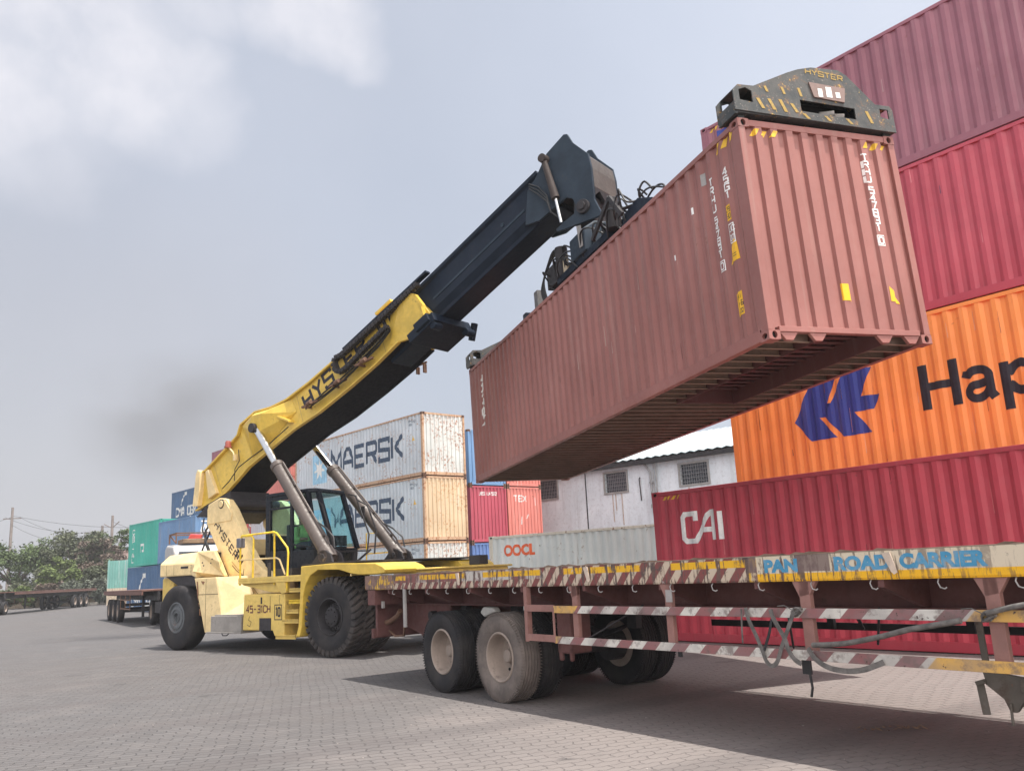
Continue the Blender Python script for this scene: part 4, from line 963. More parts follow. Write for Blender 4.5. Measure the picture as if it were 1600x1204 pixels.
# head of the boom
hd_out = [(4.30, 9.02), (4.51, 9.22), (4.82, 9.66), (5.26, 9.92), (5.34, 9.90), (5.45, 9.68), (5.79, 9.32), (5.84, 9.05), (5.86, 8.35), (6.0, 8.02), (5.92, 7.98), (4.97, 7.94), (4.93, 8.0), (5.12, 8.10), (5.38, 8.20), (5.43, 8.36), (5.36, 8.52), (5.22, 8.58), (4.55, 8.30), (4.2, 8.30)]
head = empty('boom_head', (0, 0, 0)); head.parent = st
for s in (-1, 1):
    mb = MB(); y0, y1 = sorted((s * .42, s * .48)); mb.prism(hd_out, y0, y1); part(mb, 'head_plate', slat, .01, parent=head)
mb = MB()
mb.prism([(5.46, 9.60), (5.80, 9.26), (5.84, 9.02), (5.86, 8.62), (5.80, 8.62), (5.78, 9.0), (5.72, 9.22), (5.42, 9.54)], -.42, .42)
mb.prism([(4.3, 8.5), (5.1, 8.9), (5.4, 9.4), (5.3, 9.6), (4.4, 9.1)], -.42, .42)
part(mb, 'head_shell', grimy('brown_grey_head_plate', (.085, .075, .068), amt=.3, rough=.5), .01, parent=head)
mb = MB(); mb.prism([(-.42, 8.62), (-.42, 8.45), (-.25, 8.58), (-.05, 8.40), (.1, 8.55), (.3, 8.42), (.42, 8.62)], 5.79, 5.86, axis='x')
mb.tube([(5.62, -.56, 8.26), (5.62, .56, 8.26)], .14, 20); mb.tube([(5.62, -.52, 8.26), (5.62, -.60, 8.26)], .08, 16); part(mb, 'pin', M['dark_steel'], .008, parent=head)
mb = MB(); mb.box(5.3, 5.75, -.36, .36, 8.0, 8.5); part(mb, 'yoke', M['dark_steel'], .02, parent=head)
for s in (-1, 1):
    mb = MB(); mb.tube([(4.80, s * .56, 9.50), (5.03, s * .56, 8.60)], .075, 14, radii=[.06, .085]); mb.tube([(4.80, s * .44, 9.52), (4.80, s * .64, 9.52)], .09, 14)
    tcyl = part(mb, 'tilt_cylinder', grimy('brownish_cylinder', (.06, .048, .045), amt=.5), smooth=40, parent=head)
mb = MB()
for s in (-1, 1): mb.tube([(5.03, s * .56, 8.60), (5.13, s * .56, 8.06)], .035, 10)
part(mb, 'rod', chrome, smooth=50, parent=head)
mb = MB()
for k in range(3): mb.tube([(4.35, -.48, 9.15 - .05 * k), (4.62, -.56 - .02 * k, 8.98 - .08 * k), (4.85, -.60, 8.70 - .06 * k), (4.90, -.56, 8.35), (5.05, -.5, 8.2)], .016, 6)
part(mb, 'hose', hose, smooth=60, parent=head)

# spreader: built in the frame of the lifted container (x along its length, y across), hung from the head
stm = Matrix.Translation(st.location) @ Matrix.Rotation(SH, 4, 'Z')
sp = empty('spreader', (0, 0, 0)); sp.parent = st
sp.matrix_parent_inverse = Matrix.Identity(4)
lm = stm.inverted() @ (Matrix.Translation(horg) @ hm)
sp.location = lm.to_translation(); sp.rotation_euler = lm.to_euler()
def spreader_paint():
    t = NT('worn_slate_spreader_end'); a = t.noise(3, 6, .7); b = t.noise(9, 5, .7); c3_ = t.noise(26, 4, .65)
    c = t.mix(t.ramp(a, .35, .65), (.035, .042, .045), (.075, .075, .072)); c = t.mix(t.math('MULTIPLY', t.ramp(b, .52, .62), t.ramp(a, .42, .55)), c, (.13, .08, .055))
    c = t.mix(t.math('MULTIPLY', t.ramp(c3_, .63, .67), .6), c, (.28, .25, .22)); c = t.mix(t.math('MULTIPLY', t.ramp(b, .62, .66), t.ramp(c3_, .45, .5)), c, (.55, .36, .06))
    t.set(c, .65); t.bump(b, .3, .02); return t.m
endp = spreader_paint()
Z0 = HC
def holed_plate(mbx, outline, holes, x0, x1):
    bm = bmesh.new()
    edges = []
    for lp in [outline] + holes:
        vs = [bm.verts.new((x1, a, b)) for a, b in lp]
        edges += [bm.edges.new((vs[i], vs[(i + 1) % len(vs)])) for i in range(len(vs))]
    res = bmesh.ops.triangle_fill(bm, use_beauty=True, use_dissolve=True, edges=edges)
    bm.verts.ensure_lookup_table(); bm.verts.index_update()
    vs = [v.co.copy() for v in bm.verts]; fs = [tuple(v.index for v in f.verts) for f in bm.faces]; n = len(vs)
    allv = vs + [Vector((x0, v.y, v.z)) for v in vs]
    f2 = fs + [tuple(i + n for i in reversed(f)) for f in fs]
    for e in edges:
        if e.is_valid and len(e.link_faces) == 1: a, b = e.verts[0].index, e.verts[1].index; f2.append((a, b, b + n, a + n))
    bm.free(); mbx.add(allv, f2)
for xe, sgn in ((HL, 1), (0, -1)):
    mb = MB()
    out = [(-.05, Z0 + .07), (-.05, Z0 + .34), (.03, Z0 + .43), (.27, Z0 + .44), (.83, Z0 + .71), (1.0, Z0 + .78), (1.22, Z0 + .84), (1.66, Z0 + .86), (1.78, Z0 + .80), (2.18, Z0 + .42), (2.42, Z0 + .42), (2.46, Z0 + .36), (2.46, Z0 + .03)]
    holes = [[(.04, Z0 + .22), (.23, Z0 + .20), (.23, Z0 + .36), (.14, Z0 + .40), (.04, Z0 + .36)], [(.96, Z0 + .17), (1.82, Z0 + .15), (1.82, Z0 + .31), (.96, Z0 + .33)], [(2.24, Z0 + .24), (2.38, Z0 + .22), (2.38, Z0 + .36), (2.24, Z0 + .36)]]
    xo = xe + sgn * .06; holed_plate(mb, out, holes, xo - sgn * .02, xo)
    xi = xe - sgn * .34; holed_plate(mb, out, [holes[0], holes[2]], xi, xi + sgn * .015)
    a, b = sorted((xi, xo - sgn * .022))
    for p, q in zip(out[2:10], out[3:11]):
        if abs(p[0] - q[0]) > .01: mb.add([(a, p[0], p[1]), (b, p[0], p[1]), (b, q[0], q[1]), (a, q[0], q[1]), (a, p[0], p[1] - .015), (b, p[0], p[1] - .015), (b, q[0], q[1] - .015), (a, q[0], q[1] - .015)], [(0, 1, 2, 3), (7, 6, 5, 4), (0, 4, 5, 1), (1, 5, 6, 2), (2, 6, 7, 3), (3, 7, 4, 0)])
    mb.box(a, b, -.045, .0, Z0 + .03, Z0 + .20); mb.box(a, b, 2.42, 2.455, Z0 + .04, Z0 + .20); mb.box(a, b, -.04, 2.45, Z0 + .05, Z0 + .07)
    for y in (.08, 2.358): mb.box(*sorted((xe - sgn * .02, xe - sgn * .15)), y - .05, y + .05, Z0 + .0, Z0 + .06)
    ef_ = part(mb, 'end_frame', endp, .004, parent=sp, seg=1)
    if sgn > 0:
        zz = lambda u, v, l: (xo + l, u, Z0 + v)
        hz = []
        rnd = random.Random(3)
        for i in range(11):
            y = .28 + i * .17; 
            if 1.0 < y < 1.9 and i % 2: continue
            hh = .12 + rnd.random() * .08; zb_ = (.12 if y < .95 or y > 1.85 else .06) + rnd.random() * .02
            hh = min(hh, .07) if .95 < y < 1.9 else hh
            hz.append(([Vector((y, zb_ + hh)), Vector((y + .05, zb_ + hh)), Vector((y + .12, zb_)), Vector((y + .07, zb_))], 0))
        for i in range(0, 6, 2):
            y = .42 + i * .13; hz.append(([Vector((y, .46 + i * .01)), Vector((y + .04, .46 + i * .01)), Vector((y + .07, .38)), Vector((y + .03, .38))], 0))
        hzm = grimy('chipped_yellow_stripe', (.40, .26, .05), grime=(.09, .09, .08), amt=.9, scale=7, edge=(.12, .10, .08))
        for q in hz: decal('hazard_stripe', [q], zz, hzm, sp)
        decal('end_lettering', shift(text_polys('HYSTER', .07, .075, sw=1.3, gap=1.4), 1.12, .735, 1, -.06), zz, hzm, sp)
        mb = MB(); mb.prism([(1.13, Z0 + .60), (1.70, Z0 + .58), (1.66, Z0 + .37), (1.18, Z0 + .39)], xo, xo + .02, axis='x'); pl_ = part(mb, 'badge_plate', grimy('brown_badge', (.22, .15, .13), amt=.4), parent=sp)
        decal('badge_mark', rect(1.25, 1.32, .40, .52) + rect(1.38, 1.47, .41, .56) + rect(1.53, 1.60, .42, .50), lambda u, v, l: (xo + .02 + l, u, Z0 + v), M['white'], sp)
        mb = MB(); mb.tube([(xo - .15, 1.36, Z0 + .24), (xo - .06, 1.52, Z0 + .23)], .045, 10); mb.tube([(xo - .12, 1.58, Z0 + .23), (xo - .06, 1.68, Z0 + .21)], .04, 10); part(mb, 'lock_motor', M['steel'], parent=sp)
        mb = MB(); mb.box(xi + .02, xo - .2, .9, 1.9, Z0 + .1, Z0 + .4); part(mb, 'inner_box', M['hole'], parent=sp)
mb = MB()
for y in (.80, 1.42): mb.box(.3, HL - .3, y, y + .22, Z0 + .16, Z0 + .36)
part(mb, 'telescopic_arm', blk, .01, parent=sp)
mb = MB()
for y in (.62, 1.50): mb.box(3.2, HL - 3.2, y, y + .32, Z0 + .12, Z0 + .50)
mb.box(4.2, 8.0, .5, 1.94, Z0 + .14, Z0 + .42); mb.box(5.2, 7.6, .40, 2.04, Z0 + .38, Z0 + .52)
mb.box(3.1, 3.3, .4, 2.1, Z0 + .12, Z0 + .45)
part(mb, 'main_beam', blk, .01, parent=sp)
cx, cy = HL / 2, 1.219
mb = MB(); mb.lathe([(.0001, .50), (.62, .50), (.66, .54), (.66, .62), (.58, .66), (.58, .78), (.40, .82), (.0001, .82)], (cx, cy, Z0), 36, axis='z')
mb.box(cx - .45, cx + .45, cy - .42, cy + .42, Z0 + .8, Z0 + 1.05)
part(mb, 'rotator', M['dark_steel'], .01, smooth=35, parent=sp)
mb = MB(); rnd = random.Random(5)
mb.prism([(.35, Z0 + .5), (.35, Z0 + .95), (.6, Z0 + 1.12), (1.0, Z0 + 1.12), (1.0, Z0 + .5)], 6.05, 6.75, axis='x')
part(mb, 'swivel_housing', slat, .03, parent=sp)
mb = MB(); mb.tube([(7.7, .5, Z0 + .5), (7.7, .5, Z0 + 1.0)], .14, 14); mb.tube([(7.7, .5, Z0 + 1.0), (7.7, .5, Z0 + 1.1)], .09, 14); part(mb, 'slew_motor', M['dark_steel'], .01, smooth=40, parent=sp)
mb = MB(); mb.tube([(5.3, .5, Z0 + .5), (5.3, .5, Z0 + 1.15)], .13, 14); part(mb, 'slew_motor', M['dark_steel'], .01, smooth=40, parent=sp)
mb = MB(); mb.prism([(8.1, Z0 + .12), (9.3, Z0 + .12), (9.15, Z0 + .42), (8.7, Z0 + .62), (8.1, Z0 + .55)], .45, .95); part(mb, 'beam_gusset', blk, .01, parent=sp)
mb = MB(); mb.box(4.55, 5.1, .45, .85, Z0 + .5, Z0 + .95); part(mb, 'valve_block', M['dark_steel'], .02, parent=sp)
mb = MB(); mb.bar((7.2, .3, Z0 + .5), (8.0, .3, Z0 + .95), .05, .08); mb.bar((8.0, .3, Z0 + .95), (8.4, .3, Z0 + .45), .05, .08); part(mb, 'guard_bracket', M['dark_steel'], parent=sp)
mb = MB(); mb.add([(6.55, .33, Z0 + .62), (6.72, .33, Z0 + .60), (6.70, .33, Z0 + 1.02), (6.50, .33, Z0 + 1.08)], [(0, 1, 2, 3)]); part(mb, 'valve_plate', M['steel'], parent=sp)
mb = MB(); mb.box(5.52, 5.72, .42, .46, Z0 + .46, Z0 + .84); part(mb, 'warning_plate', grimy('cream_plate', (.6, .5, .35), amt=.4), parent=sp)
def crom(P, k=5):
    P = [Vector(p) for p in P]; out = []
    for i in range(len(P) - 1):
        a = P[max(i - 1, 0)]; b = P[i]; c = P[i + 1]; d = P[min(i + 2, len(P) - 1)]
        for j in range(k):
            u = j / k; out.append(.5 * ((2 * b) + (-a + c) * u + (2 * a - 5 * b + 4 * c - d) * u * u + (-a + 3 * b - 3 * c + d) * u ** 3))
    return out + [P[-1]]
for k in range(30):
    xx = rnd.uniform(4.7, 8.9); yy = rnd.uniform(.35, .8); x2 = xx + rnd.uniform(-.9, .9); h1 = rnd.uniform(.35, .6)
    mb = MB(); mb.tube(crom([(xx, yy, Z0 + h1), (xx * .7 + x2 * .3 + rnd.uniform(-.1, .1), yy - .12, Z0 + h1 + rnd.uniform(.1, .40)), (xx * .3 + x2 * .7, yy - .05, Z0 + .6 + rnd.uniform(0, .30)), (x2, .6, Z0 + .65)]), .018, 6); part(mb, 'hose', hose, smooth=60, parent=sp)
mb = MB()
for q in range(4): mb.tube(crom([(4.25 + q * .05, .5, Z0 + .30), (4.22 + q * .05, .45, Z0 + .62 + q * .04), (4.55 + q * .04, .45, Z0 + .90 + q * .04), (4.95, .5, Z0 + 1.12 + q * .04), (5.3, .55, Z0 + 1.0)]), .022, 6)
mb.tube(crom([(8.6, .5, Z0 + .35), (9.1, .5, Z0 + .55), (9.45, .5, Z0 + .50), (9.6, .5, Z0 + .25)]), .018, 6); mb.tube(crom([(8.4, .5, Z0 + .5), (9.0, .45, Z0 + .62), (9.5, .5, Z0 + .42), (9.7, .5, Z0 + .2)]), .016, 6)
part(mb, 'hose', hose, smooth=60, parent=sp)
mb = MB(); mb.box(3.75, 3.95, .45, .6, Z0 + .30, Z0 + .74); part(mb, 'stop_bracket', grimy('grey_bracket', (.16, .16, .16)), parent=sp)

# operator cab
cabo = empty('cab', (0, 0, 0)); cabo.parent = st
mb = MB()
plan = [(-3.78, -.78), (-2.30, -.78), (-2.12, -.62), (-2.42, .42), (-3.78, .42)]
planb = [(-3.78, -.78), (-2.15, -.78), (-1.72, -.62), (-1.98, .42), (-3.78, .42)]
planm = [(-3.78, -.78), (-2.02, -.78), (-1.62, -.60), (-1.90, .42), (-3.78, .42)]
mb.prism(planb, 1.63, 2.20, axis='z', taper=planm); part(mb, 'cab_base', blk2, .02, parent=cabo)
mb = MB(); pr_ = [(x + (.05 if x > -3 else -.04), y * 1.04) for x, y in plan]; mb.prism(pr_, 3.50, 3.60, axis='z'); part(mb, 'roof', blk2, .03, parent=cabo)
mb = MB()
for (a, b), (c, d) in zip(planm, plan):
    mb.bar((a * .995 - .01, b * .95, 2.18), (c * .995 - .01, d * .95, 3.52), .10, .10)
mb.bar((-2.86, -.76, 1.65), (-2.86, -.76, 3.5), .10, .06, up=(0, 1, 0)); mb.bar((-3.74, -.76, 1.65), (-3.74, -.76, 3.5), .20, .06, up=(0, 1, 0))
mb.bar((-3.7, -.76, 3.46), (-2.9, -.76, 3.46), .06, .10); mb.bar((-3.7, -.77, 3.22), (-2.9, -.77, 3.22), .05, .05)
mb.bar((-2.8, -.77, 2.34), (-1.95, -.74, 2.22), .05, .04)
mb.box(-3.80, -3.72, -.78, .42, 2.2, 2.6); part(mb, 'pillar', blk2, .01, parent=cabo)
def pane(pts, name='window'):
    v = [Vector(p) for p in pts]; n = (v[1] - v[0]).cross(v[2] - v[0]).normalized() * .008
    mb = MB(); k = len(v); mb.add([p + n for p in v] + [p - n for p in v], [tuple(range(k)), tuple(range(2 * k - 1, k - 1, -1))] + [(i, (i + 1) % k, (i + 1) % k + k, i + k) for i in range(k)])
    part(mb, name, glassm, parent=cabo)
pane([(-3.64, -.77, 2.25), (-2.91, -.77, 2.25), (-2.91, -.77, 3.20), (-3.64, -.77, 3.20)]); pane([(-3.64, -.77, 3.25), (-2.91, -.77, 3.25), (-2.91, -.77, 3.41), (-3.64, -.77, 3.41)])
pane([(-2.80, -.77, 2.36), (-2.10, -.76, 2.25), (-2.34, -.76, 3.48), (-2.80, -.77, 3.48)])
pane([(-1.68, -.56, 2.24), (-1.93, .36, 2.24), (-2.42, .36, 3.48), (-2.15, -.56, 3.48)], 'windscreen')
pane([(-2.05, .40, 2.24), (-3.66, .40, 2.24), (-3.66, .40, 3.46), (-2.45, .40, 3.46)])
pane([(-3.77, .34, 2.64), (-3.77, -.70, 2.64), (-3.77, -.70, 3.46), (-3.77, .34, 3.46)], 'rear_window')
mb = MB(); mb.box(-3.68, -2.92, -.80, -.76, 1.70, 2.22); part(mb, 'door_panel', blk2, .01, parent=cabo)
mb = MB(); mb.tube([(-2.96, -.83, 2.1), (-2.96, -.83, 2.5)], .012, 8); mb.bar((-3.66, -.80, 2.1), (-3.66, -.80, 3.2), .02, .02); part(mb, 'door_handle', M['dark_steel'], parent=cabo)
mb = MB(); mb.box(-3.45, -3.0, -.42, .06, 2.15, 2.26); mb.box(-3.55, -3.43, -.40, .04, 2.2, 2.85); mb.box(-3.4, -3.05, -.3, -.05, 1.7, 2.15); part(mb, 'seat', hose, .03, parent=cabo)
mb = MB(); mb.tube([(-2.45, -.2, 2.2), (-2.6, -.2, 2.5)], .03, 8); mb.lathe([(.16, -.015), (.19, -.015), (.19, .015), (.16, .015)], (-2.62, -.2, 2.52), 24, axis='z'); mb.box(-2.2, -2.05, -.3, .2, 2.2, 2.5); part(mb, 'steering_wheel', hose, parent=cabo)
mb = MB(); mb.bar((-2.5, -.4, 2.3), (-2.72, -.5, 2.95), .05, .09); part(mb, 'control_screen', blk2, parent=cabo)
mb = MB()   # mirror and guard frame in front of the windscreen
mb.tube([(-1.62, .45, 2.05), (-1.60, .50, 2.5), (-2.05, .50, 3.45), (-2.25, .45, 3.5)], .02, 8); mb.tube([(-1.55, .62, 2.05), (-1.48, .62, 2.6), (-1.75, .60, 3.2), (-2.0, .50, 3.35)], .02, 8)
mb.tube([(-1.62, -.60, 2.1), (-1.60, -.60, 2.3), (-1.95, -.62, 3.2), (-2.15, -.62, 3.4), (-2.2, -.5, 3.46)], .022, 8); mb.bar((-1.62, -.6, 2.12), (-1.62, .5, 2.12), .03, .03); mb.bar((-1.66, .2, 1.9), (-1.6, .55, 2.15), .04, .04)
mb.tube([(-1.70, .1, 1.65), (-1.66, .1, 2.12)], .07, 10)
part(mb, 'guard_frame', M['dark_steel'], smooth=50, parent=cabo)
mb = MB(); mb.box(-2.0, -1.9, .62, .66, 2.9, 3.2); part(mb, 'mirror', M['dark_steel'], .01, parent=cabo)
# railings
def rail(paths, r=.022, m=None, name='handrail'):
    mb = MB()
    for p in paths: mb.tube(p, r, 8)
    part(mb, name, m or yelr, smooth=50)
Y = -1.88
rail([[(-3.27, Y, 1.47), (-3.27, Y, 2.50), (-3.22, Y, 2.57), (-2.05, Y, 2.58), (-1.95, Y, 2.55), (-1.58, Y, 2.22), (-1.55, Y, 2.12), (-1.60, Y, 1.32)]])
rail([[(-2.03, Y, 1.45), (-2.03, Y, 2.56)]]); rail([[(-2.80, Y, 1.62), (-2.78, Y, 2.48), (-2.86, Y, 2.55), (-3.2, Y, 2.56)]])
rail([[(-3.25, Y, 2.03), (-1.95, Y, 2.02), (-1.85, Y, 1.98), (-1.66, Y, 1.66)]], .018, yelf)
rail([[(-2.25, 1.88, 1.62), (-2.25, 1.88, 2.12), (-2.6, 1.88, 2.60), (-3.2, 1.88, 2.62), (-3.2, 1.88, 1.6)], [(-3.2, 1.88, 2.1), (-2.25, 1.88, 2.1)]], .016)
mb = MB(); mb.box(-3.34, -3.20, -1.95, -1.80, 2.30, 2.52); part(mb, 'side_lamp', grimy('lamp_body', (.12, .12, .14)), .02)
mb = MB(); mb.box(-3.25, -.95, .8, 1.93, 1.56, 1.63); part(mb, 'walkway', yel, .008)
mb = MB(); mb.box(-3.2, -2.0, 1.0, 1.9, .45, 1.3); part(mb, 'fuel_tank', yel, .02)
mb = MB(); mb.box(-3.20, -3.12, -1.2, -1.14, 1.6, 1.95); mb.box(-3.1, -2.4, -1.12, -.85, 1.63, 1.80); part(mb, 'deck_box', M['dark_steel'], .01)

# the operator
def skin_person(name, joints, edges, radii, mat, parent=None):
    me = bpy.data.meshes.new(name); me.from_pydata(joints, edges, []); o = bpy.data.objects.new(name, me); col.objects.link(o)
    o.modifiers.new('skin', 'SKIN'); 
    if not me.skin_vertices: me.skin_vertices.new()
    for i, r in enumerate(radii):
        me.skin_vertices[0].data[i].radius = (r, r) if isinstance(r, (int, float)) else r
    me.skin_vertices[0].data[0].use_root = True
    s = o.modifiers.new('sub', 'SUBSURF'); s.levels = 1; s.render_levels = 2; me.materials.append(mat)
    if parent: o.parent = parent
    return o
skinm = plain('skin', (.26, .13, .08), .6)
vest = plain('hi_vis_green', (.30, .52, .16), .7)
ops = empty('person', tuple(stm @ Vector((-3.22, -.18, 2.26))), SH)
tag(ops, 'seated machine operator in a bright green vest inside the glazed cab', 'person')
J = [(0, 0, .08), (0, 0, .30), (-.02, 0, .50), (-.01, 0, .58), (.0, 0, .66), (.03, 0, .76), (0, .17, .46), (.10, .24, .22), (.34, .18, .22), (0, -.17, .46), (.10, -.24, .22), (.34, -.18, .22), (.08, .10, .06), (.42, .13, .08), (.46, .13, -.30), (.08, -.10, .06), (.42, -.13, .08), (.46, -.13, -.30), (.56, .13, -.34), (.56, -.13, -.34), (.42, .17, .21), (.42, -.17, .21)]
E2 = [(0, 1), (1, 2), (2, 3), (3, 4), (4, 5), (2, 6), (6, 7), (7, 8), (2, 9), (9, 10), (10, 11), (0, 12), (12, 13), (13, 14), (0, 15), (15, 16), (16, 17), (14, 18), (17, 19), (8, 20), (11, 21)]
rad = [.15, .15, .13, .06, .085, .095, .065, .05, .035, .065, .05, .035, .09, .07, .05, .09, .07, .05, .04, .04, .035, .035]
skin_person('body', J, E2, rad, skinm, ops)
mb = MB()
mb.lathe([(.0001, .02), (.185, .02), (.19, .2), (.185, .36), (.15, .50), (.10, .56), (.0001, .56)], (0, 0, 0), 20, axis='z'); v_ = mb.build('vest', vest, ops, smooth=60)
for s in (-1, 1):
    mb = MB(); mb.tube([(0, s * .16, .48), (.05, s * .22, .36), (.10, s * .25, .22), (.22, s * .22, .22)], .07, 10, radii=[.08, .075, .065, .055]); mb.build('sleeve', vest, ops, smooth=60)
    mb = MB(); mb.tube([(.02, s * .09, .06), (.42, s * .13, .09), (.46, s * .13, -.28)], .1, 10, radii=[.11, .09, .07]); mb.build('trouser_leg', plain('dark_trousers', (.03, .035, .05), .8), ops, smooth=60)
mb = MB(); mb.lathe([(.0001, .86), (.06, .85), (.10, .80), (.105, .74), (.095, .70), (.0001, .70)], (.02, 0, 0), 18, axis='z'); mb.build('hair', plain('black_hair', (.01, .01, .01), .6), ops, smooth=60)
mb = MB(); mb.lathe([(.0001, -.012), (.014, -.008), (.016, 0), (.012, .02), (.0001, .03)], (.125, 0, .735), 8, axis='x'); mb.build('nose', skinm, ops, smooth=60)
# ---------------------------------------------------------------- ground
t = NT('block_paving')
X_ = t.xyz()
mp = t.node('ShaderNodeMapping'); mp.inputs['Rotation'].default_value = (0, 0, R(-14)); t.l.new(t.tc, mp.inputs[0])
sx = t.node('ShaderNodeSeparateXYZ'); t.l.new(mp.outputs[0], sx.inputs[0])
def tri(v, p): return t.math('PINGPONG', v, p)
yy = t.math('ADD', sx.outputs[1], t.math('MULTIPLY', tri(t.math('ADD', sx.outputs[0], 500.0), .06), .42))
xx = t.math('ADD', sx.outputs[0], t.math('MULTIPLY', tri(t.math('ADD', sx.outputs[1], 500.0), .06), .30))
wob = t.noise(1.1, 3, .5)
yy = t.math('ADD', yy, t.math('MULTIPLY', wob, .16)); yy = t.math('ADD', yy, t.math('MULTIPLY', t.noise(.25, 2, .5), .9)); xx = t.math('ADD', xx, t.math('MULTIPLY', t.noise(.6, 3, .5, map=(1.3, .7, 1)), .25))
cx_ = t.node('ShaderNodeCombineXYZ'); t.l.new(xx, cx_.inputs[0]); t.l.new(yy, cx_.inputs[1])
br = t.node('ShaderNodeTexBrick', offset=.5); t.l.new(cx_.outputs[0], br.inputs['Vector'])
for k, v in (('Scale', 1), ('Mortar Size', .008), ('Mortar Smooth', .5), ('Bias', 0), ('Brick Width', .235), ('Row Height', .118)): br.inputs[k].default_value = v
br.inputs['Color1'].default_value = (.092, .085, .085, 1); br.inputs['Color2'].default_value = (.125, .116, .115, 1); br.inputs['Mortar'].default_value = (.042, .039, .039, 1)
bcol = t.mix(t.ramp(t.noise(.55, 5, .65), .38, .66), br.outputs['Color'], t.mix(.62, br.outputs['Color'], (.105, .097, .095)))   # sand filled joints in patches
big = t.noise(.10, 6, .6); mid = t.noise(.7, 6, .65); fine = t.noise(14, 4, .6)
c = t.mix(t.ramp(big, .35, .68), bcol, t.mix(.55, br.outputs['Color'], (.088, .087, .091)))
c = t.mix(t.math('MULTIPLY', t.ramp(mid, .5, .75), .25), c, (.20, .175, .165))
c = t.mix(t.math('MULTIPLY', t.ramp(mid, .50, .28), .30), c, (.10, .088, .085))
c = t.mix(t.math('MULTIPLY', t.ramp(fine, .55, .72), .25), c, (.11, .095, .09))
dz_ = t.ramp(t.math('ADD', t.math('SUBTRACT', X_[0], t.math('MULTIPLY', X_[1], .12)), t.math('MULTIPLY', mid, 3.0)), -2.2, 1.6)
c = t.mix(t.math('MULTIPLY', dz_, .62), c, t.mix(t.ramp(br.outputs['Fac'], 0, 1), (.235, .202, .188), (.170, .146, .138)))   # paler, pinker paving towards the right-hand stacks
oil = t.math('MULTIPLY', t.ramp(t.noise(.8, 4, .55, map=(1, 1.3, 1)), .66, .72), .55)
c = t.mix(oil, c, (.04, .037, .038))
# curved tyre marks left by turning machines
w = t.node('ShaderNodeTexWave', wave_type='RINGS', rings_direction='Z'); w.inputs['Scale'].default_value = .11; w.inputs['Distortion'].default_value = 2.5; w.inputs['Detail'].default_value = 2; w.inputs['Detail Scale'].default_value = .4
mp2 = t.node('ShaderNodeMapping'); mp2.inputs['Location'].default_value = (22, -48, 0); t.l.new(t.tc, mp2.inputs[0]); t.l.new(mp2.outputs[0], w.inputs['Vector'])
c = t.mix(t.math('MULTIPLY', t.ramp(w.outputs['Fac'], .84, 1.0), .42), c, (.09, .08, .08))
c = t.mix(t.math('MULTIPLY', t.ramp(t.noise(.35, 5, .6, map=(1, .25, 1)), .56, .7), .3), c, (.10, .09, .09))
fr_ = t.ramp(fine, .3, .7, .72, .92); t.set(c, fr_)
low = t.noise(1.3, 3, .5)
hgt = t.math('ADD', t.math('MULTIPLY', low, 1.2), t.math('ADD', t.math('MULTIPLY', br.outputs['Fac'], -1.0), t.math('MULTIPLY', t.noise(6, 3, .5), .6)))
t.bump(hgt, .7, .016)
gm = bpy.data.meshes.new('ground')
gv = []; gf = []
S_ = [-1500, -300, -80, -20, 20, 80, 300, 2500]
for a in S_:
    for b in S_: gv.append((a, b, 0))
for i in range(7):
    for j in range(7): gf.append((i * 8 + j, (i + 1) * 8 + j, (i + 1) * 8 + j + 1, i * 8 + j + 1))
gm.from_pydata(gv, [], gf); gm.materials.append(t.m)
g = bpy.data.objects.new('ground', gm); col.objects.link(g); tag(g, kind='structure')

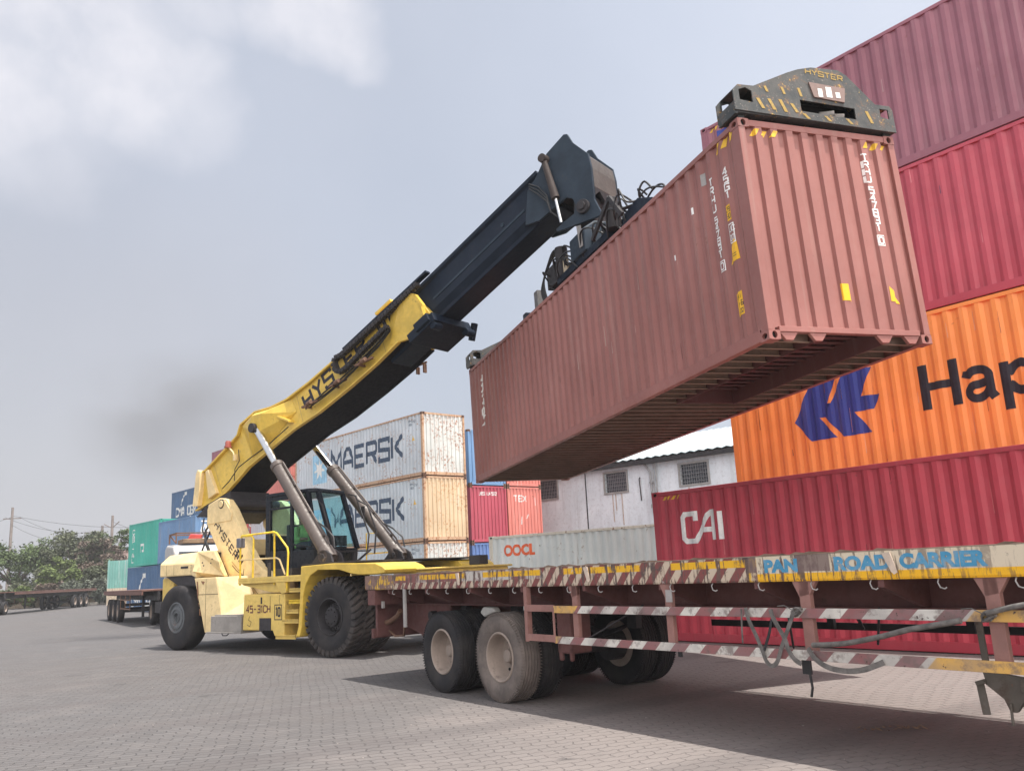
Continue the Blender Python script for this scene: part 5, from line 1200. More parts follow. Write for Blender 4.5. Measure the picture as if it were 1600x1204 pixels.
# ---------------------------------------------------------------- the near flatbed trailer (local: x along the deck from the tail, y away from the camera)
TA = -.9619
def trailer_paint():
    t = NT('trailer_edge_paint'); X = t.xyz(); x, z = X[0], X[2]
    n1 = t.noise(5, 6, .7); n2 = t.noise(16, 4, .7); n3 = t.noise(1, 5, .7, map=(16, 5, 2.2)); n0 = t.noise(1.7, 4, .6)
    ph = t.math('FRACT', t.math('DIVIDE', t.math('SUBTRACT', x, t.math('MULTIPLY', z, .9)), .21))
    st_ = t.ramp(ph, .46, .52)
    stripes = t.mix(st_, (.52, .42, .32), (.20, .055, .05))
    seg = t.math('FRACT', t.math('MULTIPLY', x, .61)); segm = t.math('MULTIPLY', t.ramp(seg, .08, .10), t.ramp(seg, .84, .82))
    ylw = t.math('MULTIPLY', t.math('MULTIPLY', t.ramp(z, 1.446, 1.450), t.ramp(z, 1.513, 1.509)), segm)
    plainb = t.mix(t.ramp(n0, .45, .55), (.50, .46, .42), (.22, .08, .07))
    up = t.math('MULTIPLY', t.ramp(z, 1.41, 1.414), t.ramp(t.math('ADD', x, t.math('MULTIPLY', n0, 1.5)), 5.3, 5.1))
    near = t.mix(up, stripes, plainb); near = t.mix(ylw, near, (.72, .40, .012))
    mid = t.math('MULTIPLY', t.ramp(x, 1.0, 1.02), t.ramp(x, 7.62, 7.60))
    yband = t.ramp(z, 1.392, 1.388)
    sign = t.mix(yband, (.62, .53, .40), (.78, .42, .012))
    cc = t.mix(t.ramp(x, 7.70, 7.72), near, sign)
    cc = t.mix(t.math('MULTIPLY', t.ramp(x, 7.72, 7.70), t.math('SUBTRACT', 1.0, mid)), cc, t.mix(t.ramp(n1, .50, .53), (.22, .13, .10), t.mix(t.ramp(n0, .48, .52), (.55, .42, .28), (.62, .36, .03))))
    wear = t.math('MAXIMUM', t.math('MULTIPLY', t.ramp(n3, .49, .55), t.ramp(n1, .36, .50)), t.math('MULTIPLY', t.ramp(n2, .60, .66), .8))
    wear = t.math('MULTIPLY', wear, t.ramp(x, 9.9, 7.6, .55, 1.0))
    cc = t.mix(wear, cc, t.mix(t.ramp(n2, .4, .6), (.13, .075, .06), (.075, .055, .05)))
    white = t.math('MULTIPLY', t.math('MULTIPLY', t.ramp(n1, .60, .66), .7), t.ramp(x, 7.7, 7.6))
    cc = t.mix(white, cc, (.55, .50, .46))
    patch = t.math('MAXIMUM', t.math('MULTIPLY', t.ramp(x, 8.10, 8.11), t.ramp(x, 8.43, 8.42)), t.math('MULTIPLY', t.ramp(x, 7.62, 7.63), t.ramp(x, 7.71, 7.70)))
    patch = t.math('MULTIPLY', patch, t.ramp(z, 1.398, 1.402)); cc = t.mix(t.math('MULTIPLY', patch, .85), cc, (.15, .10, .095))
    t.set(cc, .7); t.bump(n2, .3, .01); return t.m
tedge = trailer_paint()
def rail_paint():
    t = NT('guard_rail_paint'); X = t.xyz(); x, z = X[0], X[2]
    ph = t.math('FRACT', t.math('DIVIDE', t.math('SUBTRACT', x, t.math('MULTIPLY', z, 1.1)), .375))
    cc = t.mix(t.ramp(ph, .50, .52), (.60, .57, .52), (.25, .10, .10))
    yl = t.math('MAXIMUM', t.ramp(t.math('SUBTRACT', x, z), 4.18, 4.16), t.math('MULTIPLY', t.ramp(t.math('SUBTRACT', x, z), 8.38, 8.40), t.ramp(x, 10.2, 10.18)))
    cc = t.mix(yl, cc, (.62, .36, .09))
    n = t.noise(7, 6, .7); n9 = t.noise(2.2, 4, .6); cc = t.mix(t.math('MULTIPLY', t.ramp(n9, .40, .62), .45), cc, (.20, .17, .17)); cc = t.mix(t.math('MULTIPLY', t.ramp(n, .48, .62), .7), cc, (.15, .11, .10))
    cc = t.mix(t.ramp(t.noise(25, 3, .6), .66, .70), cc, (.08, .05, .045))
    t.set(cc, .65); return t.m
railm = rail_paint()
dred = grimy('dark_red_chassis_paint', (.135, .055, .05), grime=(.05, .035, .03), amt=.55, rough=.75)
pinkred = grimy('faded_red_post_paint', (.27, .135, .115), grime=(.12, .07, .055), amt=.35, rough=.7, edge=(.35, .28, .24))
deckm = grimy('worn_deck_steel', (.30, .22, .17), grime=(.12, .07, .05), amt=.5, rough=.8, edge=(.5, .42, .35))
def truck_tyre(parent, x, y, flip, dusty=False, r=.515, w=.265, name='wheel', detail=True):
    wh = empty(name, (x, y, r), math.pi if flip else 0); wh.parent = parent
    mb = MB(); rr = .285; h = r
    prof = [(rr, .03), (rr + .02, .012), (rr + .07, -.004), (rr + .14, -.012), (h - .045, -.002), (h - .012, .012), (h, .03)]
    if detail:
        for k in range(5): c = .03 + (w - .06) * (k + .5) / 5; prof += [(h, c - .018), (h - .014, c - .014), (h - .014, c - .006), (h, c - .002)]
    prof += [(h, w - .03), (h - .012, w - .012), (h - .045, w + .002), (rr + .14, w + .012), (rr + .02, w - .012), (rr, w - .03)]
    mb.lathe(prof, n=56 if detail else 24)
    if detail:
        n = 90
        for i in range(n):      # shoulder notches
            a = 2 * math.pi * i / n; da = .011
            for y0, y1 in ((-.004, .03), (w - .03, w + .004)):
                vs = [((h - dz) * math.cos(a + q), yv, (h - dz) * math.sin(a + q)) for yv, dz in ((y0, .045), (y0, .010), (y1, -.004), (y1, .02)) for q in (-da, da)]
                mb.add(vs, [(0, 1, 3, 2), (2, 3, 5, 4), (4, 5, 7, 6), (0, 2, 4, 6), (1, 7, 5, 3)])
    mb.build('tyre', M['rubber_dusty'] if dusty else M['rubber'], wh, smooth=35)
    mb = MB()
    mb.lathe([(.292, .02), (.28, .008), (.268, .012), (.262, .04), (.255, .11), (.25, .19), (.235, .215), (.13, .225), (.125, .21), (.08, .205), (.075, .13), (.06, .115), (.0001, .115), (.0001, .25), (.29, .25)] if not flip or True else [], n=40 if detail else 20)
    if detail:
        for i in range(10): a = 2 * math.pi * i / 10; mb.lathe([(.0001, 0), (.014, 0), (.014, .05), (.0001, .05)], (.105 * math.cos(a), .185, .105 * math.sin(a)), 6)
    rim = mb.build('rim', M['rim_dust'], wh, smooth=40)
    if detail:
        mb = MB()
        for i in range(6): a = 2 * math.pi * i / 6; mb.lathe([(.0001, -.002), (.018, -.002), (.018, .01), (.0001, .01)], (.185 * math.cos(a), .212, .185 * math.sin(a)), 8)
        mb.build('vent_hole', M['hole'], wh)
    return wh
tr = empty('flatbed_trailer', (-2.4433, 13.7149, 0), TA)
tag(tr, 'long red-brown flatbed trailer with striped guard rails and blue lettering, under the lifted container', 'trailer')
TL, TW = 12.3, 2.44
mb = MB(); mb.box(0, TL, 0, .045, 1.335, 1.530); mb.box(0, TL, TW - .045, TW, 1.335, 1.530)
mb.box(-.003, .045, .045, TW - .045, 1.335, 1.53)
mb.box(0, TL, .002, .10, 1.325, 1.335); part(mb, 'side_rail', tedge, .004, parent=tr, seg=1)
mb = MB(); mb.box(.0, TL, .0, TW, 1.531, 1.537)
rnd = random.Random(11)
for i in range(60):
    x = rnd.uniform(.2, 11); mb.add([(x, -.004, 1.537), (x + rnd.uniform(.02, .12), -.006, 1.545 + rnd.random() * .012), (x + rnd.uniform(.1, .3), .02, 1.538), (x + .05, .05, 1.537)], [(0, 1, 2, 3)])
part(mb, 'deck', deckm, parent=tr)
mb = MB(); mb.box(.35, TL, .60, .62, 1.09, 1.325); mb.box(.35, TL, TW - .62, TW - .60, 1.09, 1.325)
for y in (.61, TW - .61): mb.box(.35, TL, y - .07, y + .07, 1.07, 1.09)
part(mb, 'main_beam', dred, parent=tr)
mb = MB()
for i in range(11):
    x = .75 + i * 1.15
    for y0, s in ((.02, 1), (TW - .02, -1)):
        mb.prism([(y0, 1.325), (y0 + s * .58, 1.325), (y0 + s * .58, 1.10), (y0 + s * .50, 1.10), (y0, 1.27)], x, x + .05, axis='x')
    mb.box(x, x + .05, .62, TW - .62, 1.2, 1.325)
part(mb, 'outrigger', dred, parent=tr)
mb = MB()
for z in (1.22,): mb.box(.1, .35, .0, TW, z - .12, z + .1)
mb.box(.05, .12, .15, TW - .15, .62, 1.33); mb.box(.0, .07, .1, TW - .1, .60, .74); mb.prism([(.12, 1.32), (1.6, 1.1), (1.5, .72), (.75, .62), (.2, .75)], .6, .64); mb.prism([(.12, 1.32), (1.6, 1.1), (1.5, .72), (.75, .62), (.2, .75)], 1.8, 1.84)
part(mb, 'tail_frame', dred, parent=tr)
mb = MB(); mb.tube([(-.05, .3, .80), (.25, .3, .84), (.5, .3, .92), (.6, .3, 1.0)], .04, 10); mb.tube([(.1, .35, .7), (.3, .35, .62), (.6, .35, .64), (.72, .3, .78)], .018, 6); part(mb, 'tail_pipe', M['rusty_steel'], smooth=50, parent=tr)
mb = MB(); mb.box(.36, .42, .1, .13, 1.05, 1.15); part(mb, 'tail_lamp', M['galv'], parent=tr)
mb = MB(); mb.box(1.27, 1.33, -.002, .03, .80, 1.33); part(mb, 'tail_post', M['galv'], .004, parent=tr)
for ax in (2.32, 3.70):
    truck_tyre(tr, ax, .0, False, dusty=ax > 3); truck_tyre(tr, ax, .32, False); truck_tyre(tr, ax, TW, True); truck_tyre(tr, ax, TW - .32, True)
    mb = MB(); mb.tube([(ax, .3, .515), (ax, TW - .3, .515)], .075, 14); mb.lathe([(.0001, .55), (.2, .55), (.2, .75), (.0001, .75)], (ax, 0, .515), 20); mb.lathe([(.0001, TW - .75), (.2, TW - .75), (.2, TW - .55), (.0001, TW - .55)], (ax, 0, .515), 20)
    part(mb, 'axle', M['dark_steel'], parent=tr)
for y in (.78, TW - .78):
    mb = MB()
    for ax in (2.32, 3.70):
        for k in range(4): mb.bar((ax - .55 + .06 * k, y, .80 - .022 * k), (ax, y, .66 - .018 * k), .08, .018); mb.bar((ax, y, .66 - .018 * k), (ax + .55 - .06 * k, y, .80 - .022 * k), .08, .018)
    for x in (1.72, 3.01, 4.30): mb.box(x - .08, x + .08, y - .05, y + .05, .74, 1.08)
    part(mb, 'suspension', M['dark_steel'], .006, parent=tr)
mb = MB()
for x, z in ((1.15, .92), (1.35, .86), (1.55, .90)): mb.tube([(x, .5, z), (x, .8, z)], .07, 10)
part(mb, 'air_valve', M['dark_steel'], .006, parent=tr)
mb = MB(); mb.box(4.55, 4.8, .25, .55, .58, 1.08); mb.box(4.56, 4.62, .25, .30, .50, .70); mb.box(4.75, 4.80, .25, .30, .50, .66); part(mb, 'bracket_box', dred, .02, parent=tr)
mb = MB(); mb.prism([(2.62, .99), (2.70, 1.06), (2.95, 1.055), (3.0, 1.0), (2.85, .97), (2.72, .93)], .44, .54); part(mb, 'white_can', grimy('off_white_plastic', (.6, .58, .54)), .02, parent=tr)
for x, wd_ in ((4.32, .06), (5.21, .085), (6.62, .085), (8.15, .10), (9.62, .10), (11.1, .10)):
    mb = MB(); mb.box(x - wd_ / 2, x + wd_ / 2, .012, .06, .735, 1.33)
    if x > 5: mb.prism([(x - wd_ / 2 - .06, 1.325), (x + wd_ / 2 + (.07 if x > 8 else 0), 1.325), (x + wd_ / 2, 1.22), (x - wd_ / 2, 1.20)], .012, .055)
    part(mb, 'rail_post', pinkred, .004, parent=tr)
mb = MB(); mb.box(6.60, 6.68, .004, .012, 1.16, 1.27); part(mb, 'reflector', M['galv'], parent=tr)
for z in (1.042, .722):
    mb = MB(); mb.box(4.86, TL, -.012, .010, z, z + .075); part(mb, 'guard_rail', railm, .003, parent=tr)
    mb = MB(); mb.box(4.30, 4.86, -.008, .012, z + .01, z + .085); part(mb, 'guard_rail', pinkred, .003, parent=tr)
    mb = MB(); mb.box(4.86, TL, TW - .012, TW + .01, z, z + .075); part(mb, 'guard_rail', M['dark_steel'], parent=tr)
mb = MB(); mb.box(4.84, 4.87, -.014, -.004, .73, 1.10); mb.box(4.29, 4.35, -.004, .01, .72, 1.33); part(mb, 'rail_end', pinkred, parent=tr)
for x in (6.62, 8.15, 9.62, 11.1):
    mb = MB(); mb.box(x - .04, x + .04, TW - .06, TW - .012, .735, 1.33); part(mb, 'rail_post', M['dark_steel'], parent=tr)
for a_, b_ in (((7.9, .1, 1.06), (7.6, .5, .75)), ((5.3, .1, .78), (5.75, .5, 1.1)), ((8.6, .3, 1.1), (8.35, .6, .8))): mb = MB(); mb.tube([a_, b_], .010, 6); part(mb, 'brace_rod', M['dark_steel'], parent=tr)
for a_, b_ in (((6.9, TW - .1, 1.04), (7.05, TW - .1, .74)), ((8.6, TW - .1, 1.04), (8.4, TW - .1, .74)), ((9.2, TW - .1, 1.04), (9.0, TW - .1, .74)), ((9.8, TW - .1, 1.1), (9.95, TW - .1, .7))): mb = MB(); mb.bar(a_, b_, .02, .03); part(mb, 'brace_rod', M['dark_steel'], parent=tr)
for i in range(18):
    x = .95 + i * .52; 
    if abs(x - 1.3) < .1: continue
    mb = MB(); mb.tube([(x, .03, 1.335), (x, .0, 1.30), (x + .02, -.01, 1.265), (x + .045, .0, 1.255), (x + .055, .01, 1.265)], .0055, 6); part(mb, 'rope_hook', M['galv'], smooth=60, parent=tr)
for x in (2.83, 5.46, 8.92, 11.2):
    mb = MB(); mb.add([(x - .035, -.006, 1.515), (x + .03, -.006, 1.518), (x + .075, -.02, 1.375), (x + .05, -.028, 1.36), (x + .03, -.03, 1.38), (x - .035, -.02, 1.515), (x + .03, -.02, 1.518)], [(0, 1, 2, 3, 4), (5, 6, 2, 3, 4), (0, 5, 4), (1, 6, 2), (0, 1, 6, 5)]); part(mb, 'stake_clip', grimy('clip_paint', (.5, .40, .32), amt=.5), parent=tr)
LETS = shift(font_polys('PAN', .096, .0075), 7.79, 1.405, 1, 0, 1.30), shift(font_polys('ROAD', .096, .0075), 8.46, 1.405, 1, 0, 1.25), shift(font_polys('CARRIER', .096, .0075), 9.01, 1.407, 1, 0, 1.16)
paintblue = grimy('worn_sky_blue_lettering', (.06, .28, .47), grime=(.34, .28, .22), amt=.85, scale=6, edge=(.14, .09, .07))
for let in LETS: decal('deck_lettering', let, lambda u, v, l: (u, -l * .6, v), paintblue, tr)
mb = MB()
for y in (.75, TW - .75): mb.box(10.1, 10.25, y - .08, y + .08, .45, 1.1); mb.box(10.0, 10.35, y - .14, y + .14, .38, .42)
mb.bar((10.17, .75, .8), (10.17, TW - .75, .8), .05, .05); part(mb, 'landing_leg', dred, .01, parent=tr)
rustg = grimy('greenish_rusted_iron', (.11, .095, .08), grime=(.06, .03, .02), amt=.6, rough=.8, edge=(.2, .08, .04))
mb = MB(); mb.bar((9.36, .28, 1.04), (9.37, .28, .60), .045, .02, up=(0, 1, 0))
mb.prism([(9.34, .70), (9.62, .665), (9.78, .69), (9.80, .60), (9.66, .58), (9.58, .50), (9.53, .44), (9.49, .44), (9.46, .52), (9.36, .60)], .26, .30)
mb.bar((9.30, .25, .61), (9.36, .25, .63), .03, .05, up=(0, 1, 0)); mb.bar((9.32, .25, .62), (9.335, .25, .41), .055, .012, up=(0, 1, 0)); mb.tube([(9.62, .24, .62), (9.9, .24, .60)], .06, 12); mb.tube([(9.505, .25, .50), (9.50, .25, .36)], .010, 6); mb.tube([(9.60, .25, .5), (9.61, .25, .44)], .016, 6)
part(mb, 'winch_bracket', rustg, .004, parent=tr)
mb = MB(); mb.box(7.98, 8.06, .10, .12, .60, .76); mb.tube([(8.04, .11, .62), (8.05, .11, .5), (8.03, .11, .43)], .010, 6); mb.box(6.60, 6.64, .1, .12, .66, .73); part(mb, 'hanging_strap_end', hose, parent=tr)

# loose straps and the pole on the guard rail: things of their own
strapm = plain('grey_webbing', (.125, .115, .108), .85, var=.4, scale=14)
def strap_mesh(name, pts, w, label, cat='strap', group=None, m=None):
    e = MB(); P = [Vector(p) for p in pts]; n = len(P); vs = []; d0 = None
    for i, p in enumerate(P):
        dd = (P[min(i + 1, n - 1)] - P[max(i - 1, 0)]).normalized(); s = dd.cross(Vector((0, 1, 0))).normalized()
        if d0 and s.dot(d0) < 0: s = -s
        d0 = s; off = Vector((0, .0025, 0))
        vs += [p + s * w / 2 - off, p - s * w / 2 - off, p - s * w / 2 + off, p + s * w / 2 + off]
    fs = [(0, 1, 2, 3), tuple(4 * (n - 1) + k for k in (3, 2, 1, 0))]
    for i in range(n - 1):
        for k in range(4): fs.append((4 * i + k, 4 * i + (k + 1) % 4, 4 * i + 4 + (k + 1) % 4, 4 * i + 4 + k))
    e.add(vs, fs); o = e.build(name, m or strapm); o.location = tr.location; o.rotation_euler = tr.rotation_euler
    tag(o, label, cat, group); return o
def cat_rom(P, k=6):
    P = [Vector(p) for p in P]; out = []
    for i in range(len(P) - 1):
        a = P[max(i - 1, 0)]; b = P[i]; c = P[i + 1]; d = P[min(i + 2, len(P) - 1)]
        for j in range(k):
            u = j / k; out.append(.5 * ((2 * b) + (-a + c) * u + (2 * a - 5 * b + 4 * c - d) * u * u + (-a + 3 * b - 3 * c + d) * u ** 3))
    return out + [P[-1]]
SGp = 'loose tie-down straps on the near guard rail'
yf = -.035
strap_mesh('tie_down_strap', cat_rom([(7.58, yf, 1.12), (7.60, yf, 1.02), (7.66, yf, .90), (7.71, yf, .78), (7.74, yf, .70), (7.79, yf, .665), (7.85, yf, .70), (7.92, yf - .01, .82), (8.0, yf - .01, .96), (8.07, yf - .01, 1.09)]), .035, 'grey strap looped below both guard rails and tied at the post under the blue lettering', group=SGp)
strap_mesh('tie_down_strap', cat_rom([(7.85, yf - .015, 1.11), (7.87, yf - .015, 1.04), (7.93, yf - .015, .94), (7.97, yf - .015, .86), (7.99, yf - .02, .80), (8.04, yf - .02, .73), (8.10, yf - .02, .70)]), .038, 'grey strap slanting between the guard rails across the looped one', group=SGp)
strap_mesh('tie_down_strap', cat_rom([(8.16, yf, .82), (8.22, yf, .74), (8.33, yf, .685), (8.48, yf, .668), (8.62, yf, .685), (8.74, yf, .725), (8.80, yf, .75)]), .040, 'grey strap sagging in a shallow curve below the lower guard rail', group=SGp)
strap_mesh('tie_down_strap', [(7.53, yf, 1.11), (7.525, yf, 1.03), (7.515, yf, .92), (7.51, yf, .83)], .014, 'thin frayed strip hanging from the upper guard rail between two posts', group=SGp)
strap_mesh('tie_down_strap', cat_rom([(7.84, yf, 1.03), (7.80, yf, .92), (7.76, yf, .84), (7.73, yf, .78)]), .024, 'narrow dark strap behind the crossing straps', group=SGp, m=hose)
e = MB(); e.tube(cat_rom([(8.22, -.05, .845), (8.5, -.055, .868), (8.8, -.055, .925), (9.05, -.055, .985), (9.25, -.05, 1.02), (9.42, -.05, 1.05)]), .02, 8, radii=None)
po = e.build('rolled_tarp', strapm, smooth=60); po.location = tr.location; po.rotation_euler = tr.rotation_euler; tag(po, 'long grey rolled tarp slanting between the two guard rails', 'rolled tarp')
e = MB(); e.tube(cat_rom([(9.60, -.05, 1.10), (9.72, -.05, 1.13), (9.85, -.05, 1.155), (10.1, -.05, 1.18)]), .018, 8)
po = e.build('rolled_tarp', strapm, smooth=60); po.location = tr.location; po.rotation_euler = tr.rotation_euler; tag(po, 'short grey rolled tarp resting above the yellow rail end at the right edge', 'rolled tarp')
for x, z, lb in ((8.09, 1.09, 'grey rope knot around the post under the blue lettering'), (9.60, 1.08, 'wire and rope knot where the yellow rail end meets the post')):
    e = MB()
    for k in range(7):
        a = k * .9; e.tube([(x + .05 * math.cos(a + q), -.03 - .012 * math.sin(q * 2), z + .035 * math.sin(a * 1.3 + q)) for q in (0, .8, 1.6, 2.4, 3.2)], .007, 6)
    e.tube([(x, -.04, z), (x - .10, -.05, z + .05), (x - .17, -.045, z + .045)], .004, 5)
    o = e.build('rope_knot', strapm, smooth=60); o.location = tr.location; o.rotation_euler = tr.rotation_euler; tag(o, lb, 'rope knot')

# ---------------------------------------------------------------- warehouse
WAng = math.atan2(-4.9, 5.8)
plaster = NT('weathered_plaster')
n1 = plaster.noise(.5, 6, .65); n2 = plaster.noise(1, 6, .7, map=(3, 3, .35)); n3 = plaster.noise(6, 5, .6)
c = plaster.mix(plaster.ramp(n1, .3, .7), (.55, .59, .63), (.70, .74, .78)); c = plaster.mix(plaster.math('MULTIPLY', plaster.ramp(n2, .46, .70), .45), c, (.42, .42, .44))
c = plaster.mix(plaster.math('MULTIPLY', plaster.ramp(n3, .5, .68), .45), c, (.42, .42, .44)); plaster.set(c, .9); plaster.bump(n3, .2, .02)
wh = empty('warehouse', (4.8, 48.2, 0), WAng); tag(wh, 'grey plastered warehouse with small barred windows and a pale sheet roof, behind the containers', 'warehouse')
mb = MB(); X0, X1, D_, Hh = -14, 16, 22, 6.95
wins = [(-9.2, 5.4), (-3.95, 5.42), (.86, 5.37), (5.70, 5.34)]
ww = (1.42, 1.42, 1.42, 1.6); cur = X0; zlo = min(w_[1] for w_ in wins)
for (x, z), w_ in zip(wins, ww):
    a, b = x - w_ / 2 + (.0), x + w_ / 2; mb.box(cur, a, 0, .25, 0, Hh); mb.box(a, b, 0, .25, 0, z); mb.box(a, b, 0, .25, z + 1.05, Hh); cur = b
mb.box(cur, X1, 0, .25, 0, Hh); mb.box(X0, X0 + .25, .25, D_, 0, Hh); mb.box(X1 - .25, X1, .25, D_, 0, Hh); mb.box(X0 + .25, X1 - .25, D_ - .25, D_, 0, Hh)
mb.prism([(.25, Hh), (D_ - .25, Hh), (D_ / 2, Hh + 2.6)], X0, X0 + .25, axis='x'); mb.prism([(.25, Hh), (D_ - .25, Hh), (D_ / 2, Hh + 2.6)], X1 - .25, X1, axis='x')
mb.build('wall', plaster.m, wh)
for (x, z), w_ in zip(wins, ww):
    mb = MB(); a, b, f = x - w_ / 2, x + w_ / 2, .10
    mb.box(a - f, b + f, -.06, 0, z - f, z); mb.box(a - f, b + f, -.06, 0, z + 1.05, z + 1.05 + f); mb.box(a - f, a, -.06, 0, z, z + 1.05); mb.box(b, b + f, -.06, 0, z, z + 1.05)
    fr2 = mb.build('window', grimy('window_frame_grey', (.28, .27, .26), amt=.4), wh)
    mb = MB(); mb.box(a, b, .16, .18, z, z + 1.05); mb.build('pane', plain('dark_window', (.03, .035, .045), .3), fr2)
    mb = MB()
    for i in range(5): mb.box(a, b, .03, .05, z + .12 + i * .2, z + .145 + i * .2)
    for i in range(11): mb.box(a + .06 + i * (w_ - .1) / 11, a + .085 + i * (w_ - .1) / 11, .05, .065, z, z + 1.05)
    mb.build('bars', grimy('window_bars', (.20, .20, .21), amt=.3), fr2)
rustw = plain('rust_run', (.42, .33, .28), .9)
roofm = paint('pale_cyan_sheet_roof', (.42, .50, .52), rust=.15, dust=.35, streak=.5, dustc=(.55, .55, .53))
mb = MB(); n = 120; vs = []
for i in range(n + 1):
    x = X0 - .4 + (X1 - X0 + .8) * i / n; dz = .07 * (i % 2)
    vs += [(x, -.55, Hh - .02 + dz), (x, D_ / 2, Hh + 2.75 + dz), (x, D_ + .55, Hh - .02 + dz), (x, -.55, Hh - .05 + dz), (x, D_ / 2, Hh + 2.72 + dz), (x, D_ + .55, Hh - .05 + dz)]
fs = []
for i in range(n):
    b = i * 6; e = b + 6
    fs += [(b, e, e + 1, b + 1), (b + 1, e + 1, e + 2, b + 2), (b + 4, e + 4, e + 3, b + 3), (b + 5, e + 5, e + 4, b + 4), (b + 3, e + 3, e, b)]
mb.add(vs, fs); mb.build('roof', roofm, wh)
mb = MB(); mb.box(X0 - .3, X1 + .3, -.45, -.02, Hh - .28, Hh - .10); mb.build('eaves', M['dark_steel'], wh)
mb = MB(); mb.tube([(2.6, -.1, Hh - .1), (2.95, -.12, 6.5), (3.15, -.12, 6.2), (3.2, -.12, 4.0)], .055, 8); mb.tube([(3.5, -.1, Hh - .1), (3.5, -.1, 3.9)], .04, 8); mb.tube([(3.35, -.1, Hh - .3), (3.35, -.1, 4.1)], .025, 8); mb.box(3.1, 3.35, -.2, -.02, 4.3, 4.5); mb.box(3.1, 3.3, -.2, -.02, 5.6, 5.7)
mb.build('drain_pipe', grimy('grey_pipe', (.3, .3, .3)), wh)
mb = MB(); mb.tube([(2.45, -.05, 6.0), (2.42, -.08, 5.9), (2.45, -.05, 4.75)], .03, 6); mb.box(-1.22, -1.16, -.03, 0, 0, Hh); mb.build('wall_fitting', M['dark_steel'], wh)
mb = MB()
for x, z, h_ in ((.55, 5.25, 1.5), (.75, 5.25, .9), (1.15, 5.25, 1.7), (5.3, 5.2, .8)): mb.box(x, x + .07, -.006, 0, z - h_, z)
mb.build('rust_streak', rustw, wh)

# ---------------------------------------------------------------- far vehicles
bodyw = paint('white_truck_paint', (.46, .45, .44), rust=.3, dust=.6)
cyan = grimy('cyan_truck_stripe', (.03, .35, .52), amt=.2)
darkgl = plain('dark_windscreen', (.02, .03, .04), .08)
def far_trailer(loc, ang, L, label, wheels, legs=True, sides=True):
    o = empty('flatbed_trailer', loc, ang); tag(o, label, 'trailer')
    mb = MB(); mb.box(0, L, 0, 2.45, 1.38, 1.44); mb.box(0, L, 0, .06, 1.24, 1.40); mb.box(0, L, 2.39, 2.45, 1.24, 1.40); mb.box(0, .06, .06, 2.39, 1.24, 1.38); mb.build('deck', grimy('rusty_brown_deck', (.15, .075, .06), amt=.4, rough=.8), o)
    mb = MB(); mb.box(.3, L, .6, .7, 1.0, 1.38); mb.box(.3, L, 1.75, 1.85, 1.0, 1.38); mb.box(.05, .15, .2, 2.25, .6, .75)
    for x in range(1, int(L)): mb.box(x, x + .06, .06, 2.39, 1.2, 1.38)
    mb.build('chassis', M['dark_steel'], o)
    for x in wheels:
        for y, fl in ((0.0, False), (2.45, True)): truck_tyre(o, x, y, fl, detail=False)
        mb = MB(); mb.tube([(x, .2, .515), (x, 2.25, .515)], .08, 8); mb.build('axle', M['dark_steel'], o)
    mb = MB()
    for z in (.62, 1.0): mb.box(wheels[-1] + .9, L - 3.2, 0, .03, z, z + .05)
    k = wheels[-1] + .9
    while k < L - 3.1: mb.box(k, k + .04, 0, .03, .6, 1.3); k += 1.5
    mb.build('guard_rail', M['rusty_steel'], o)
    mb = MB(); mb.box(L - 3.3, L - 3.2, .5, .6, .3, 1.3); mb.box(L - 3.3, L - 3.2, 1.85, 1.95, .3, 1.3); mb.build('landing_leg', M['dark_steel'], o)
    return o
lt_ = far_trailer((-45.76, 88.17, 0), R(-80), 17.3, 'empty rusty flatbed trailer parked by the trees at the left edge', (2.5, 3.9, 5.3)); lt_.scale = (1.2, 1.2, 1.2)
far_trailer((-22.0, 46.3, 0), R(-58.5), 13.0, 'empty dark flatbed trailer hitched to the white truck left of the reach stacker', (2.4, 4.1, 5.8))
